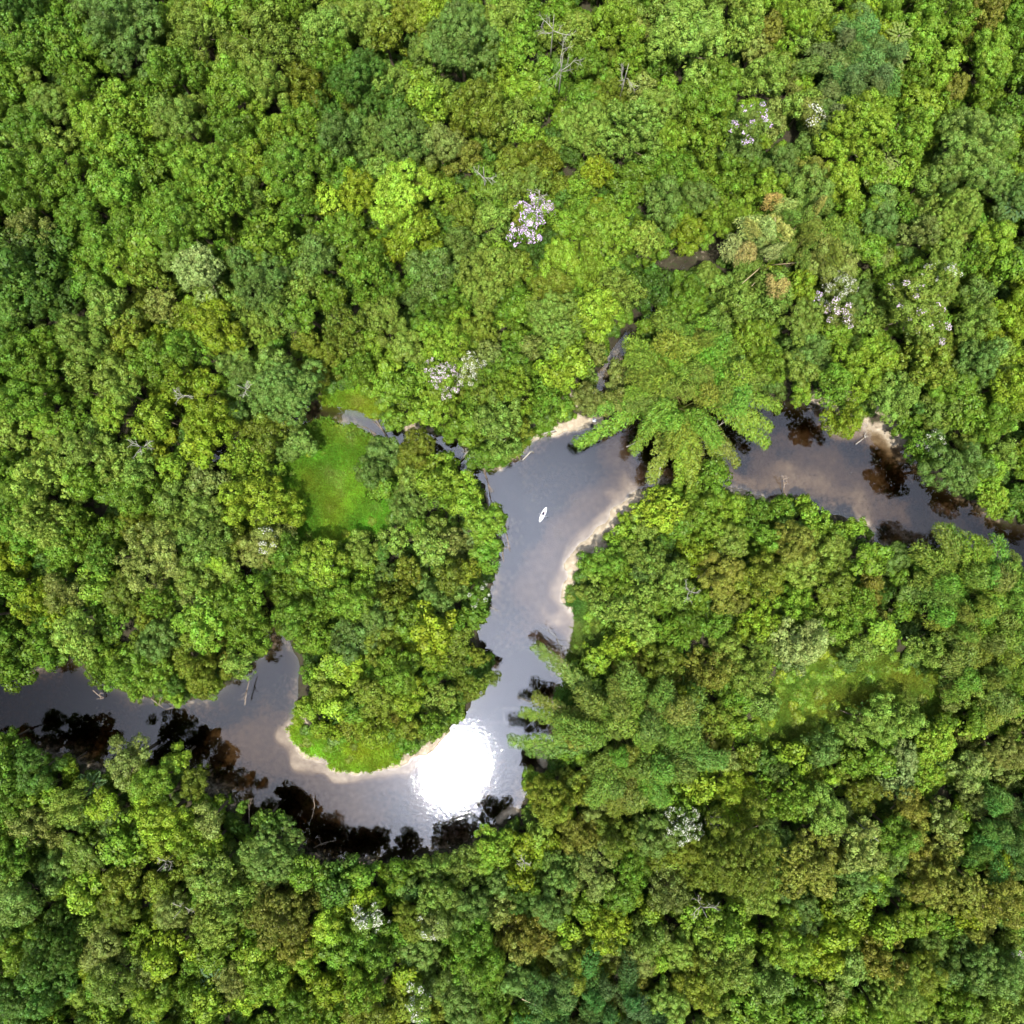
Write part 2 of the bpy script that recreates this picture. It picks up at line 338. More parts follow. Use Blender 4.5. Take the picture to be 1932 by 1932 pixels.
mx = N(t, 'ShaderNodeMixShader'); t.links.new(fr.outputs[0], mx.inputs[0]); t.links.new(tp.outputs[0], mx.inputs[1]); t.links.new(gl.outputs[0], mx.inputs[2])
t.links.new(mx.outputs[0], o.inputs['Surface'])
va = N(t, 'ShaderNodeVolumeAbsorption'); va.inputs['Color'].default_value = (0.52, 0.43, 0.30, 1); va.inputs['Density'].default_value = 2.5
t.links.new(va.outputs[0], o.inputs['Volume'])
X0 = 255.0
wv = [(-X0,-X0,0),(X0,-X0,0),(X0,X0,0),(-X0,X0,0),(-X0,-X0,-3.6),(X0,-X0,-3.6),(X0,X0,-3.6),(-X0,X0,-3.6)]
wf = [(0,1,2,3),(7,6,5,4),(0,4,5,1),(1,5,6,2),(2,6,7,3),(3,7,4,0)]
tag(link('river_water', mk_mesh('river_water', wv, wf, [m])), 'dark tannin-brown river reflecting a bright cloudy sky', kind='structure')

# ------------------------------------------------------------------ crowns
def leaves_to_mesh(pos, nrm, size, aspect, rs, tang=None):
    n = len(pos)
    nrm = nrm / (np.linalg.norm(nrm, axis=1, keepdims=True) + 1e-9)
    a = rs.normal(size=(n, 3)) if tang is None else tang + rs.normal(size=(n, 3)) * 0.25
    a -= nrm * np.sum(a * nrm, 1, keepdims=True); a /= (np.linalg.norm(a, axis=1, keepdims=True) + 1e-9)
    b = np.cross(nrm, a); s = size[:, None]
    fold = nrm * s * 0.12
    v = np.stack([pos - a * s * 0.5, pos + b * s * aspect * 0.5 + fold, pos + a * s * 0.55, pos - b * s * aspect * 0.5 + fold], 1).reshape(-1, 3)
    f = np.arange(4 * n).reshape(n, 4)
    return v, f
def fib(n, rs, zmin=-0.3):
    i = np.arange(n) + 0.5; z = 1 - (1 - zmin) * i / n; ph = i * 2.39996 + rs.random() * 6
    r = np.sqrt(np.clip(1 - z * z, 0, 1)); d = np.stack([r * np.cos(ph), r * np.sin(ph), z], 1)
    d += rs.normal(size=d.shape) * 0.5 / math.sqrt(n); return d / np.linalg.norm(d, axis=1, keepdims=True)
def crown_data(seed, R, style):
    rs = np.random.default_rng(seed)
    st = dict(lumpy=dict(nl=13, lr=0.34, cr=0.58, leaf=0.27, dens=1.15, keep=0.95, nj=0.26),
              dome=dict(nl=16, lr=0.34, cr=0.42, leaf=0.20, dens=1.2, keep=0.97, nj=0.32),
              loose=dict(nl=12, lr=0.30, cr=0.50, leaf=0.25, dens=1.0, keep=0.80, nj=0.40),
              leafy=dict(nl=11, lr=0.36, cr=0.74, leaf=0.44, dens=1.1, keep=0.93, nj=0.30),
              tufted=dict(nl=14, lr=0.31, cr=0.40, leaf=0.30, dens=1.1, keep=0.88, nj=0.30))[style]
    # footprint of the crown: an uneven outline of wandering radius
    ph = rs.uniform(0, 6.28, 4); am = rs.uniform(0.05, 0.16, 4)
    lc = []; lrs = []; tries = 0
    nl = int(st['nl'] * (0.75 if R < 3 else 1.0))
    while len(lc) < nl and tries < 900:
        tries += 1
        a = rs.uniform(0, 6.28); out = 1 + sum(am[k] * math.sin((k + 1) * a + ph[k]) for k in range(4))
        lr = st['lr'] * R * rs.uniform(0.55, 1.25); q = math.sqrt(rs.random()) * out
        rr_ = q * max(R - lr * 0.7, 0.1)
        p = np.array([rr_ * math.cos(a), rr_ * math.sin(a), R * 1.05 * math.sqrt(max(0.02, 1 - min(q, 0.99) ** 2)) - lr * 0.3 + rs.normal() * R * 0.20])
        if all(np.linalg.norm((p - c)[:2]) > 0.70 * (lr + l_) for c, l_ in zip(lc, lrs)) or tries > 500: lc.append(p); lrs.append(lr)
    lc.append(np.array([0, 0, R * 0.25])); lrs.append(R * 0.42)
    CC = []; CD = []; CR = []; LV = []
    for c, r in zip(lc, lrs):
        cr = st['cr'] * rs.uniform(0.85, 1.15); n = max(5, int(1.02 * r * r * 2 * 1.45 / (cr * cr)) + 2)
        d = fib(n, rs, -0.45); d = d + rs.normal(size=d.shape) * 0.12; p = c + d * (max(r - cr * 0.35, 0.2) * rs.uniform(0.85, 1.12, (n, 1))) * np.array([1, 1, 1.2])
        ok = rs.random(n) < st['keep']
        for c2, r2 in zip(lc, lrs):
            if c2 is c: continue
            ok &= np.linalg.norm(p - c2, axis=1) > r2 * 0.72
        p = p[ok]; CC.append(p); CD.append(d[ok]); CR.append(cr * rs.uniform(0.55, 1.35, len(p))); LV.append(np.full(len(p), rs.random()))
    CC = np.vstack(CC); CD = np.vstack(CD); CR = np.concatenate(CR); LVl = np.concatenate(LV)
    pos = []; nr = []; sz = []; va = []; hu = []
    cv = rs.random(len(CC))
    for i, (c, d, r) in enumerate(zip(CC, CD, CR)):
        n = int(st['dens'] * 2.6 * math.pi * r * r / (st['leaf'] ** 2 * 0.6)) + 6
        q = rs.normal(size=(n, 3)); q /= np.linalg.norm(q, axis=1, keepdims=True)
        q = q + d * 0.5 + np.array([0, 0, 0.25]); q /= np.linalg.norm(q, axis=1, keepdims=True)
        rad = r * rs.uniform(0.62, 1.08, (n, 1)); rad[rs.random(n) < 0.06] *= 1.35
        pos.append(c + q * rad); nr.append(q + d * 0.25 + rs.normal(size=(n, 3)) * st['nj'])
        depth = (rad[:, 0] / r - 0.62) / 0.5  # leaves deep in a clump are coloured darker, shade painted in
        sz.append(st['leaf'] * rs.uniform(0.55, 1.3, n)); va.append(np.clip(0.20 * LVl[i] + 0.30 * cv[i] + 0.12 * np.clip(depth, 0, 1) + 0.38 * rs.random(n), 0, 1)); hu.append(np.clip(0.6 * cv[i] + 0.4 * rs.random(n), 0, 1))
    # sparse inner leaves close the crown from below; inner shade painted into their colour
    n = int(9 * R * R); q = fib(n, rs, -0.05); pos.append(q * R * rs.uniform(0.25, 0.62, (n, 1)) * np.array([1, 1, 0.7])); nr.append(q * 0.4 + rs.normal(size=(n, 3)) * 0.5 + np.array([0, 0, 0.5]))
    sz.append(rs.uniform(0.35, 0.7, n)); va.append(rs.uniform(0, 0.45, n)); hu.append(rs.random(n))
    pos = np.vstack(pos); nr = np.vstack(nr); sz = np.concatenate(sz); va = np.concatenate(va); hu = np.concatenate(hu)
    v, f = leaves_to_mesh(pos, nr, sz, 0.62 if style != 'leafy' else 0.75, rs)
    return v, f, va, hu, (CC, CD, CR), 0.9
def trunk_data(seed, R, Ht):
    rs = random.Random(seed); mb = MB()
    r0 = 0.05 * R + 0.06; bend = (rs.uniform(-0.3, 0.3), rs.uniform(-0.3, 0.3))
    top = Vector((bend[0], bend[1], Ht * 0.95))
    mb.add(tube([(0, 0, -0.8), (0, 0, 0.3), (bend[0] * 0.4, bend[1] * 0.2, Ht * 0.5), top, top + Vector((0.1, 0.1, R * 0.5))], [r0 * 1.7, r0 * 1.2, r0, r0 * 0.75, r0 * 0.3], 7))
    for k in range(6):
        a = k * 1.05 + rs.random(); e = Vector((math.cos(a), math.sin(a), 0)) * R * rs.uniform(0.45, 0.75)
        z0 = Ht * rs.uniform(0.7, 0.95); s0 = Vector((bend[0], bend[1], z0))
        mb.add(tube([s0, s0 + e * 0.45 + Vector((0, 0, R * 0.22)), s0 + e + Vector((0, 0, R * rs.uniform(0.45, 0.7)))], [r0 * 0.5, r0 * 0.35, r0 * 0.12], 5))
    return mb
STYLES = ['lumpy', 'dome', 'loose', 'leafy', 'tufted']
SIZES = [2.4, 3.7, 5.4]
CROWN = {}; TRUNK = {}; PROTO = []; PROTO_ID = {}
pcol = bpy.data.collections.new('forest_sources')
for si, R in enumerate(SIZES):
    TRUNK[si] = [mk_mesh('trunk', tm.V, tm.F, [M_bark], True) for tm in (trunk_data(40 + si * 3 + k, R, 1.25 * R + 2.0) for k in range(2))]
    for st in STYLES:
        for k in range(4 if st == 'lumpy' else 3):
            v, f, va_, hu_, cl, h = crown_data(100 * si + 10 * STYLES.index(st) + k, R, st)
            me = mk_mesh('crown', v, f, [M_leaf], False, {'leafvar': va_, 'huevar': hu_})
            CROWN.setdefault((si, st), []).append((me, cl, h))
            # source for the far-too-many rest: crown on its trunk in one mesh
            tv = trunk_data(300 + si, R, 1.25 * R + 2.0); zc = 1.25 * R + 2.0
            nv = len(v); allv = np.vstack([v + np.array([0, 0, zc]), np.array([tuple(q) for q in tv.V])])
            quads = [tuple(i + nv for i in q) for q in tv.F if len(q) == 4]
            af = np.vstack([f, np.array(quads)])
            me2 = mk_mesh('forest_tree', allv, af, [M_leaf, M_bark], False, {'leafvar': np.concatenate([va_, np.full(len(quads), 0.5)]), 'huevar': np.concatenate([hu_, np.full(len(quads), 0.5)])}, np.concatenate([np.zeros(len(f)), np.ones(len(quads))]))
            po = bpy.data.objects.new('source_tree_%02d' % len(PROTO), me2); pcol.objects.link(po)
            PROTO_ID.setdefault((si, st), []).append(len(PROTO)); PROTO.append(po)
def scatter(name, pts, rot, scl, tint, variant, coll, label, cat, kind='stuff'):
    """one object whose geometry nodes put a source plant on every point"""
    me = bpy.data.meshes.new(name); me.vertices.add(len(pts)); me.vertices.foreach_set('co', np.asarray(pts, np.float32).ravel())
    for nm, ty, arr, key in (('rot', 'FLOAT_VECTOR', rot, 'vector'), ('scl', 'FLOAT_VECTOR', scl, 'vector'), ('tint', 'FLOAT_COLOR', np.hstack([tint, np.ones((len(pts), 1))]), 'color')):
        at = me.attributes.new(nm, ty, 'POINT'); at.data.foreach_set(key, np.asarray(arr, np.float32).ravel())
    at = me.attributes.new('variant', 'INT', 'POINT'); at.data.foreach_set('value', np.asarray(variant, np.int32))
    o = link(name, me)
    ng = bpy.data.node_groups.new(name + '_nodes', 'GeometryNodeTree')
    ng.interface.new_socket('Geometry', in_out='INPUT', socket_type='NodeSocketGeometry'); ng.interface.new_socket('Geometry', in_out='OUTPUT', socket_type='NodeSocketGeometry')
    gi = ng.nodes.new('NodeGroupInput'); go = ng.nodes.new('NodeGroupOutput')
    ip = ng.nodes.new('GeometryNodeInstanceOnPoints'); ci = ng.nodes.new('GeometryNodeCollectionInfo')
    ci.inputs['Collection'].default_value = coll; ci.inputs['Separate Children'].default_value = True; ci.inputs['Reset Children'].default_value = True
    ip.inputs['Pick Instance'].default_value = True
    def attr(nm, ty):
        a = ng.nodes.new('GeometryNodeInputNamedAttribute'); a.data_type = ty; a.inputs['Name'].default_value = nm; return a.outputs[0]
    L = ng.links.new
    e2r = ng.nodes.new('FunctionNodeEulerToRotation'); L(attr('rot', 'FLOAT_VECTOR'), e2r.inputs[0])
    L(gi.outputs[0], ip.inputs['Points']); L(ci.outputs[0], ip.inputs['Instance']); L(attr('variant', 'INT'), ip.inputs['Instance Index'])
    L(e2r.outputs[0], ip.inputs['Rotation']); L(attr('scl', 'FLOAT_VECTOR'), ip.inputs['Scale'])
    L(ip.outputs[0], go.inputs[0])
    md = o.modifiers.new('plants', 'NODES'); md.node_group = ng
    tag(o, label, cat, kind=kind)
    return o

# ------------------------------------------------------------------ every crown read off the photograph, block by block
TINT = {'g': (.122,.212,.017), 'l': (.172,.275,.022), 'L': (.235,.345,.026), 'y': (.190,.262,.016), 'p': (.182,.268,.036), 'P': (.285,.365,.10),
        's': (.130,.212,.036), 'd': (.078,.152,.018), 'o': (.150,.195,.018), 'b': (.188,.200,.026), 'k': (.195,.238,.046)}
CNAME = {'g': 'mid green', 'l': 'light green', 'L': 'vivid lime', 'y': 'yellow-green', 'p': 'pale green', 'P': 'very pale lime', 's': 'grey-green', 'd': 'dark green', 'o': 'olive', 'b': 'rusty brown', 'k': 'khaki'}
BLOCKS = {
(0,0): "60,60,140,d 200,220,150,g 700,170,170,s 1090,150,150,p 1470,220,170,p 1330,90,110,l 1560,60,160,g 1840,200,150,p 430,190,110,g 400,330,120,g 960,390,110,g 680,600,110,l 870,560,90,g 840,700,80,l 990,660,110,p 560,690,100,l 700,730,70,g 1010,860,90,l 1150,960,130,l 590,870,90,g 740,840,90,g 360,820,80,p 290,580,100,p 150,690,90,g 1300,480,120,g 1480,460,110,p 1420,560,60,l 1690,500,110,o 1870,350,120,g 1340,760,110,g 1560,760,100,l 1620,910,140,g 1660,650,90,g 1400,900,90,l 320,970,120,g 90,960,110,g 670,1040,130,g 1390,1100,90,p 1820,1150,80,L 1670,1140,90,g 1840,1290,70,g 140,1500,180,d 290,1640,130,d 80,1720,130,d 200,1300,110,k 840,1180,140,g 1040,1230,150,g 740,1260,110,g 560,1380,100,g 700,1440,100,l 850,1420,80,l 1130,1520,130,P 1450,1540,150,s 1760,1440,100,s 1180,1650,100,p 910,1700,90,k 1060,1760,100,y 1190,1830,120,y 800,1720,80,o 600,1700,110,p 500,1620,80,g 860,1530,110,o 480,1900,120,p 1440,1820,90,p 1560,1750,100,p 1720,1760,80,g 1880,1640,80,g 1000,1420,80,s 1500,1380,110,g 450,1200,130,g 150,1130,100,g 1240,1120,120,g 1450,1240,90,g 1640,1400,90,p 720,1880,110,o 40,400,110,g 600,300,90,g 1130,430,90,g",
(930,0): "680,230,150,s 440,60,110,o 560,70,110,y 100,130,110,p 260,210,80,o 60,340,90,g 120,450,130,d 270,480,90,p 520,290,80,p 920,110,100,p 980,250,90,l 1080,110,90,g 1540,130,110,l 1800,70,90,p 1780,340,110,g 1880,250,90,p 900,400,90,l 1000,480,80,l 1110,480,80,g 780,590,120,o 850,680,80,o 480,600,100,l 380,780,130,s 220,760,90,s 560,800,90,k 690,890,100,b 1000,660,110,p 1050,790,90,l 1160,590,80,g 1390,740,130,p 1620,760,150,p 1820,790,90,l 1380,580,100,g 1500,540,90,o 350,1090,140,L 480,960,80,o 1110,930,110,o 970,1010,80,p 400,1270,120,y 620,1060,80,l 100,1080,100,y 250,960,90,p 880,1240,80,p 1270,1270,90,g 1480,1310,130,l 1190,1350,80,d 1250,1440,90,l 1380,1500,90,l 820,1540,130,p 1010,1500,90,o 520,1520,110,s 670,1600,90,g 560,1720,90,g 940,1640,80,g 1040,1730,80,g 1230,1800,130,p 1430,1770,120,L 1560,1620,120,p 1730,1620,110,d 1800,1130,100,s 1700,1350,90,p 1880,1240,80,g 1600,1180,80,g 1470,990,90,y 1640,1000,90,g 1830,940,100,g 780,1830,90,o 400,1890,80,p 660,1870,90,g 500,1340,90,g 1360,1060,70,l 900,1430,80,l 300,1580,80,g 180,1500,110,g 70,1340,100,g 1300,200,90,p 1700,470,80,k 730,60,80,g 1250,60,80,g",
(1860,0): "60,190,180,p 350,130,120,p 220,450,110,l 500,430,110,p 510,130,70,b 420,290,70,k 640,150,100,l 880,190,110,y 740,260,70,p 1100,620,100,l 1000,720,150,l 1290,740,120,l 1290,450,90,g 1400,500,90,l 1550,480,60,b 1740,320,130,l 1360,240,110,l 1500,600,80,g 1630,800,150,s 1700,980,120,s 1780,700,80,s 1520,1230,130,p 1150,1130,80,s 1000,1190,100,g 1140,1230,90,s 900,1330,90,k 1350,1280,90,k 1680,1620,80,s 590,900,90,s 720,980,90,b 870,840,70,L 560,740,80,k 300,1000,110,g 140,780,120,l 120,1080,90,s 60,1290,90,y 250,1200,90,l 1750,1350,100,l 1800,1500,110,g 1050,1390,80,l 1450,1420,80,p 490,1660,120,p 650,1620,90,y 960,1680,70,s 1050,1780,80,p 340,1700,100,p 80,1640,90,g 1650,1800,100,p 1850,1750,100,y 700,1900,90,s 400,1870,100,l 1880,620,90,g 1840,1000,90,y 1850,150,100,g 1550,100,110,g 1150,60,100,g 60,560,80,g 1600,1450,80,g",
(0,930): "120,110,110,g 290,40,110,g 480,190,80,p 650,230,110,p 860,130,110,g 1010,230,90,y 1060,60,100,g 1400,190,90,s 1320,300,80,s 1420,260,50,p 1620,280,150,s 1780,190,80,o 1200,460,120,y 1470,540,120,o 890,440,110,l 700,310,90,p 610,410,90,l 240,470,90,l 390,430,80,g 130,350,110,g 80,540,90,p 1120,620,80,y 1370,690,130,l 1580,650,60,s 460,620,120,p 390,740,80,b 250,790,120,p 640,690,110,p 800,740,90,p 950,700,80,l 1150,800,110,k 1020,900,120,p 1440,920,165,L 1470,760,50,s 760,880,110,g 110,880,110,g 790,1020,100,o 850,1230,155,k 310,1030,130,p 470,1060,110,g 380,1130,110,g 160,1150,80,g 1140,1130,110,p 1330,1090,80,o 1420,1180,90,k 1200,1230,50,L 1280,1280,70,p 1080,1330,80,p 540,1390,90,l 360,1430,100,k 680,1430,90,o 230,1480,110,y 870,1490,90,g 1130,1570,120,l 1350,1460,120,g 1240,1660,60,b 1130,1840,120,o 1330,1810,110,p 900,1680,100,s 640,1590,80,g 440,1640,110,p 90,1840,110,g 250,1750,80,g 720,1840,110,l 560,1880,90,g 880,1880,90,l 60,1680,80,g 1620,1400,100,g 1600,1560,90,g 1750,1650,100,g 1850,1820,90,L 1680,560,80,s 1850,1400,100,g 40,1040,90,g 600,1230,90,g 1500,1330,70,g",
(930,930): "370,60,90,p 620,50,100,l 850,110,80,k 280,150,80,l 150,150,100,g 950,130,90,g 1080,60,70,k 1290,140,110,l 870,240,90,g 980,280,100,l 1160,320,90,g 830,330,80,o 560,370,90,l 470,380,70,l 330,300,80,g 900,470,120,p 920,560,80,g 1020,480,70,o 1410,340,70,k 700,470,80,g 420,660,90,o 240,640,80,s 200,730,90,s 540,790,100,l 570,880,80,g 400,750,60,p 690,670,60,p 240,860,70,g 400,910,90,s 680,800,70,L 720,960,80,l 340,1120,80,p 140,1200,90,p 610,1130,70,k 790,1050,90,l 820,1180,80,g 130,1320,70,L 300,1420,110,o 250,1320,70,s 520,1180,80,p 710,1290,80,o 830,1250,70,g 530,1460,90,s 530,1630,110,y 620,1330,70,o 230,1580,80,s 400,1580,80,g 740,1530,75,g 260,1700,110,o 520,1760,90,y 650,1690,70,o 340,1850,110,g 60,1840,80,L 790,1780,90,o 850,1900,65,o 170,1700,90,o 100,1450,110,g 1600,1000,45,l 1580,1090,70,l 1800,960,120,L 1700,1040,70,p 1900,1050,80,g 1640,1170,70,p 1740,1230,100,p 1500,1230,90,g 1560,1340,100,l 1390,1250,60,g 1850,1350,110,p 1620,1480,130,p 1500,1500,80,p 1680,1340,80,s 1560,1700,100,L 1440,1760,80,l 1680,1640,90,p 1850,1620,90,g 1640,1830,90,b 1800,1820,110,o 1730,1850,70,s 1400,1890,80,g 1375,1390,50,p 1450,1430,60,p 590,720,60,g 800,640,70,g",
(1860,930): "730,60,110,s 590,160,60,s 500,130,90,l 430,190,60,p 700,170,90,p 1000,160,140,l 1400,160,120,o 880,240,90,g 700,310,75,l 1210,320,110,p 930,450,95,y 1570,270,90,g 1500,380,110,p 1620,430,90,g 1350,600,100,g 1290,500,80,p 1580,720,130,s 1780,430,100,l 1800,640,90,p 1780,900,90,l 1880,870,80,d 1850,260,110,y 1680,120,100,s 1800,100,80,p 170,760,100,g 60,880,100,l 120,1010,130,l 280,960,90,l 420,980,85,g 700,900,70,L 760,1010,95,l 980,1050,95,l 600,1090,80,s 310,1150,90,p 560,960,65,g 650,1170,100,b 830,1170,90,p 120,1190,90,y 480,1330,120,o 240,1330,100,b 250,1440,70,b 700,1290,90,p 870,1370,90,o 640,1470,100,l 820,1480,70,p 1100,1350,60,b 1090,1560,60,b 1200,1230,90,s 60,1570,90,g 340,1660,60,y 690,1680,120,P 640,1830,70,P 480,1750,80,p 180,1830,110,b 280,1740,90,p 1050,1740,80,p 1150,1640,80,l 1000,1470,90,g 960,1780,60,s 1380,1270,70,g 1060,1210,80,g",
(0,1860): "760,90,70,l 980,100,80,l 1190,60,90,l 30,350,60,g 390,470,85,l 200,520,100,d 60,530,100,g 720,470,115,k 1000,450,60,l 860,600,90,l 1080,600,100,o 220,640,90,l 390,700,110,p 180,800,110,k 600,700,80,y 640,800,90,s 700,930,110,g 900,800,120,L 1070,860,90,l 1190,930,80,L 1170,790,75,k 450,1000,90,p 290,1100,90,s 1350,720,50,g 1490,790,70,d 1500,980,130,s 1500,1130,90,k 1680,1080,85,g 1200,1110,120,p 1310,1190,110,p 1220,1330,130,p 700,1140,110,o 470,1190,110,l 900,1160,90,o 100,1240,120,s 340,1350,80,p 500,1330,80,p 950,1280,90,k 660,1280,90,o 1560,1330,130,b 1680,1230,100,b 1640,1480,110,b 1820,1380,80,L 1440,1530,100,l 120,1540,100,l 300,1500,130,d 570,1540,100,k 800,1450,90,l 940,1530,100,y 880,1620,90,k 640,1700,110,p 540,1650,70,y 260,1700,120,d 100,1780,130,d 900,1740,90,p 1055,1720,90,g 1290,1680,90,k 1500,1680,110,l 1380,1780,80,L 830,1840,90,l 450,1780,70,p 600,1880,90,g 1850,1700,110,y 1700,1600,80,l 1650,1870,90,g 1880,1150,100,d 60,1000,100,g 50,700,90,g",
(930,1860): "370,90,100,L 200,90,110,o 560,110,90,p 760,70,85,o 200,270,100,y 350,220,70,b 420,250,70,o 510,270,80,g 210,350,75,y 380,350,60,g 90,180,80,g 640,200,75,g 1090,570,95,l 1190,700,110,o 1090,820,80,p 880,930,95,l 680,1050,95,p 340,1080,80,g 90,1090,80,g 550,1180,110,p 380,1160,70,s 170,1210,80,y 1330,870,100,b 1570,870,110,o 1420,1070,130,k 1240,1090,90,s 1620,1030,100,g 1760,870,110,s 1730,690,70,L 1840,1190,120,k 1750,1290,70,l 1180,1270,90,s 900,1290,80,k 1050,900,80,y 720,1290,110,s 420,1370,90,o 200,1480,120,g 420,1530,90,s 750,1440,110,g 700,1560,100,g 930,1430,70,b 1120,1450,100,b 1290,1440,60,L 1500,1400,110,y 1700,1450,110,p 1690,1560,90,k 1690,1650,70,b 1240,1560,80,k 1340,1620,110,o 1450,1600,80,o 560,1660,90,s 380,1650,70,y 150,1700,110,g 700,1700,90,s 150,1840,120,o 530,1870,70,o 800,1600,110,g 60,1370,80,g 260,1580,90,s 860,1760,90,g 1560,1200,90,g",
(1860,1860): "200,190,90,o 300,250,90,l 490,140,80,s 50,110,60,y 1060,250,155,p 1230,210,100,p 780,390,110,s 650,430,80,L 150,390,70,b 240,450,70,k 390,430,80,o 130,610,100,L 290,590,90,y 290,740,80,L 400,700,40,L 600,650,150,g 800,730,120,p 350,960,180,o 740,1040,170,b 560,900,90,s 60,930,100,o 240,1110,60,p 470,1200,90,p 680,1290,110,s 1010,950,110,k 1190,1000,80,s 1290,720,100,b 1200,560,100,P 1390,560,90,L 1630,520,100,k 1810,530,80,k 1490,930,90,k 1500,1140,150,b 1380,1150,100,b 1770,1230,120,b 1300,1350,90,l 1600,1310,80,y 1090,1130,50,L 980,1200,60,y 870,1380,110,y 1010,1440,60,p 250,1400,130,l 600,1480,140,l 260,1560,140,p 130,1720,110,o 500,1690,110,s 690,1820,110,g 850,1780,80,k 1200,1700,130,p 1130,1540,100,b 1360,1640,100,o 1400,1500,90,s 1660,1560,90,s 1800,1640,110,s 1850,1830,110,p 950,1600,80,s 1120,1860,90,l 480,1870,110,g 1550,1800,100,g 1000,650,90,o 1650,950,80,g",
}
BAMBOO_PX = [(1286,734,165),(1197,1393,150),(1815,1160,120),(1600,150,80),(1055,1885,75),(1890,1560,70),(1450,475,55),(1190,1890,60)]
TREES = []
for (ox, oy), s in BLOCKS.items():
    for w in s.split():
        x, y, r, c = w.split(','); TREES.append((int(x) * 0.33803 + ox * 0.6875, int(y) * 0.33803 + oy * 0.6875, int(r) * 0.33803 * 1.10, c))
# drop readings of one crown made in two overlapping blocks
keep = []
for T in sorted(TREES, key=lambda q: -q[2]):
    if all(math.hypot(T[0] - q[0], T[1] - q[1]) > 0.42 * (T[2] + q[2]) for q in keep): keep.append(T)
TREES = keep
STYLE_OF = {'g': ['lumpy','leafy','lumpy','tufted'], 'l': ['lumpy','leafy','tufted','lumpy'], 'L': ['leafy','tufted','lumpy'], 'y': ['leafy','lumpy','tufted'], 'p': ['lumpy','loose','dome','tufted'], 'P': ['loose','tufted'],
            's': ['dome','dome','lumpy'], 'd': ['lumpy','dome','leafy'], 'o': ['dome','lumpy','tufted'], 'b': ['loose','tufted','dome'], 'k': ['loose','dome','tufted']}
def size_class(r): return 0 if r < 3.05 else (1 if r < 4.5 else 2)
rnd = random.Random(5)
def vis_sd(px, py):
    """pixels from the outline of the open water (negative: inside)"""
    return float(sdist(np.array([px * 1.0]), np.array([py * 1.0]), RIVER)[0])
def solve(px, py, rpx, hmul=1.0):
    """ground point, crown height and radius in metres of a crown read at px, py"""
    r = rpx * K * 1.02
    zc = (1.15 * r + 2.8 + rnd.uniform(-2.0, 4.2)) * hmul
    if 1050 < px < 1310 and 890 < py < 1350 or 1440 < px < 1810 and 1330 < py < 1500 or 540 < px < 770 and 990 < py < 1120 or 1180 < px < 1500 and 915 < py < 1000 or 1300 < px < 1460 and 1200 < py < 1400 or 420 < px < 560 and 820 < py < 1010: zc *= 0.55
    p = P(px, py, zc + r * 0.55)
    return p[0], p[1], r, zc
placed = []     # x, y, r for the filler to keep clear of
def tint_of(c, jit=0.12):
    b_ = TINT[c]; k = 1 + rnd.uniform(-jit, jit) * 1.6; w_ = rnd.uniform(-jit, jit) * 0.6
    return (b_[0] * k * (1 + w_), b_[1] * k, b_[2] * k * (1 - w_))

LANDMARKS = [(1005,425,'the lilac flowering tree'),(1450,475,'the broken dry bamboo'),(1290,740,'the bamboo hanging over the river'),(852,712,'the pink flowering tree above the pool'),(1575,575,'the long pale blossoming tree'),
 (1410,245,'the mauve-tipped tree'),(640,910,'the round clearing'),(1540,1310,'the clearing right of the river'),(1022,970,'the kayak'),(655,1425,'the grassy river point'),(860,1445,'the sun glint'),(665,790,'the creek pool'),
 (0,1330,'the river mouth at the left edge'),(1932,1010,'the river at the right edge'),(1815,1160,'the right edge bamboo stand'),(1197,1393,'the bamboo stand below the grass strip'),(1285,1530,'the silver-white blossoming tree'),
 (705,1720,'the lone white-blossomed tree'),(1065,120,'the bare white snag'),(0,0,"the photo's top left corner"),(1932,0,"the photo's top right corner"),(0,1932,"the photo's bottom left corner"),(1932,1932,"the photo's bottom right corner"),
 (966,0,"the top edge's middle"),(966,1932,"the bottom edge's middle"),(0,620,"the left edge one third down"),(1932,560,"the right edge one third down"),(480,250,"the upper left quarter's centre"),(1600,150,'the upper right feathery bamboo'),
 (1055,1885,'the bamboo at the bottom edge'),(1480,915,'the dead shrub in the right channel'),(420,480,"the upper left forest's centre"),(450,1750,"the lower left forest's centre"),(1400,1750,"the lower right forest's centre"),(250,900,'the left forest midway down'),(1720,300,"the upper right forest's centre"),(920,200,'the forest under the top edge')]
DIRS = ['right of','upper right of','above','upper left of','left of','lower left of','below','lower right of']
def where(px, py):
    best = min(LANDMARKS, key=lambda q: math.hypot(q[0] - px, q[1] - py)); dx = px - best[0]; dy = best[1] - py
    k = int(round(math.atan2(dy, dx) / (math.pi / 4))) % 8
    return best[2], DIRS[k], math.hypot(dx, dy)
ORD = ['nearest','second-nearest','third-nearest','fourth-nearest','fifth-nearest','sixth-nearest','seventh-nearest','eighth-nearest']
STW = {'lumpy': 'lumpy', 'dome': 'smooth domed', 'loose': 'thin loose', 'leafy': 'coarse-leaved', 'tufted': 'tufted'}

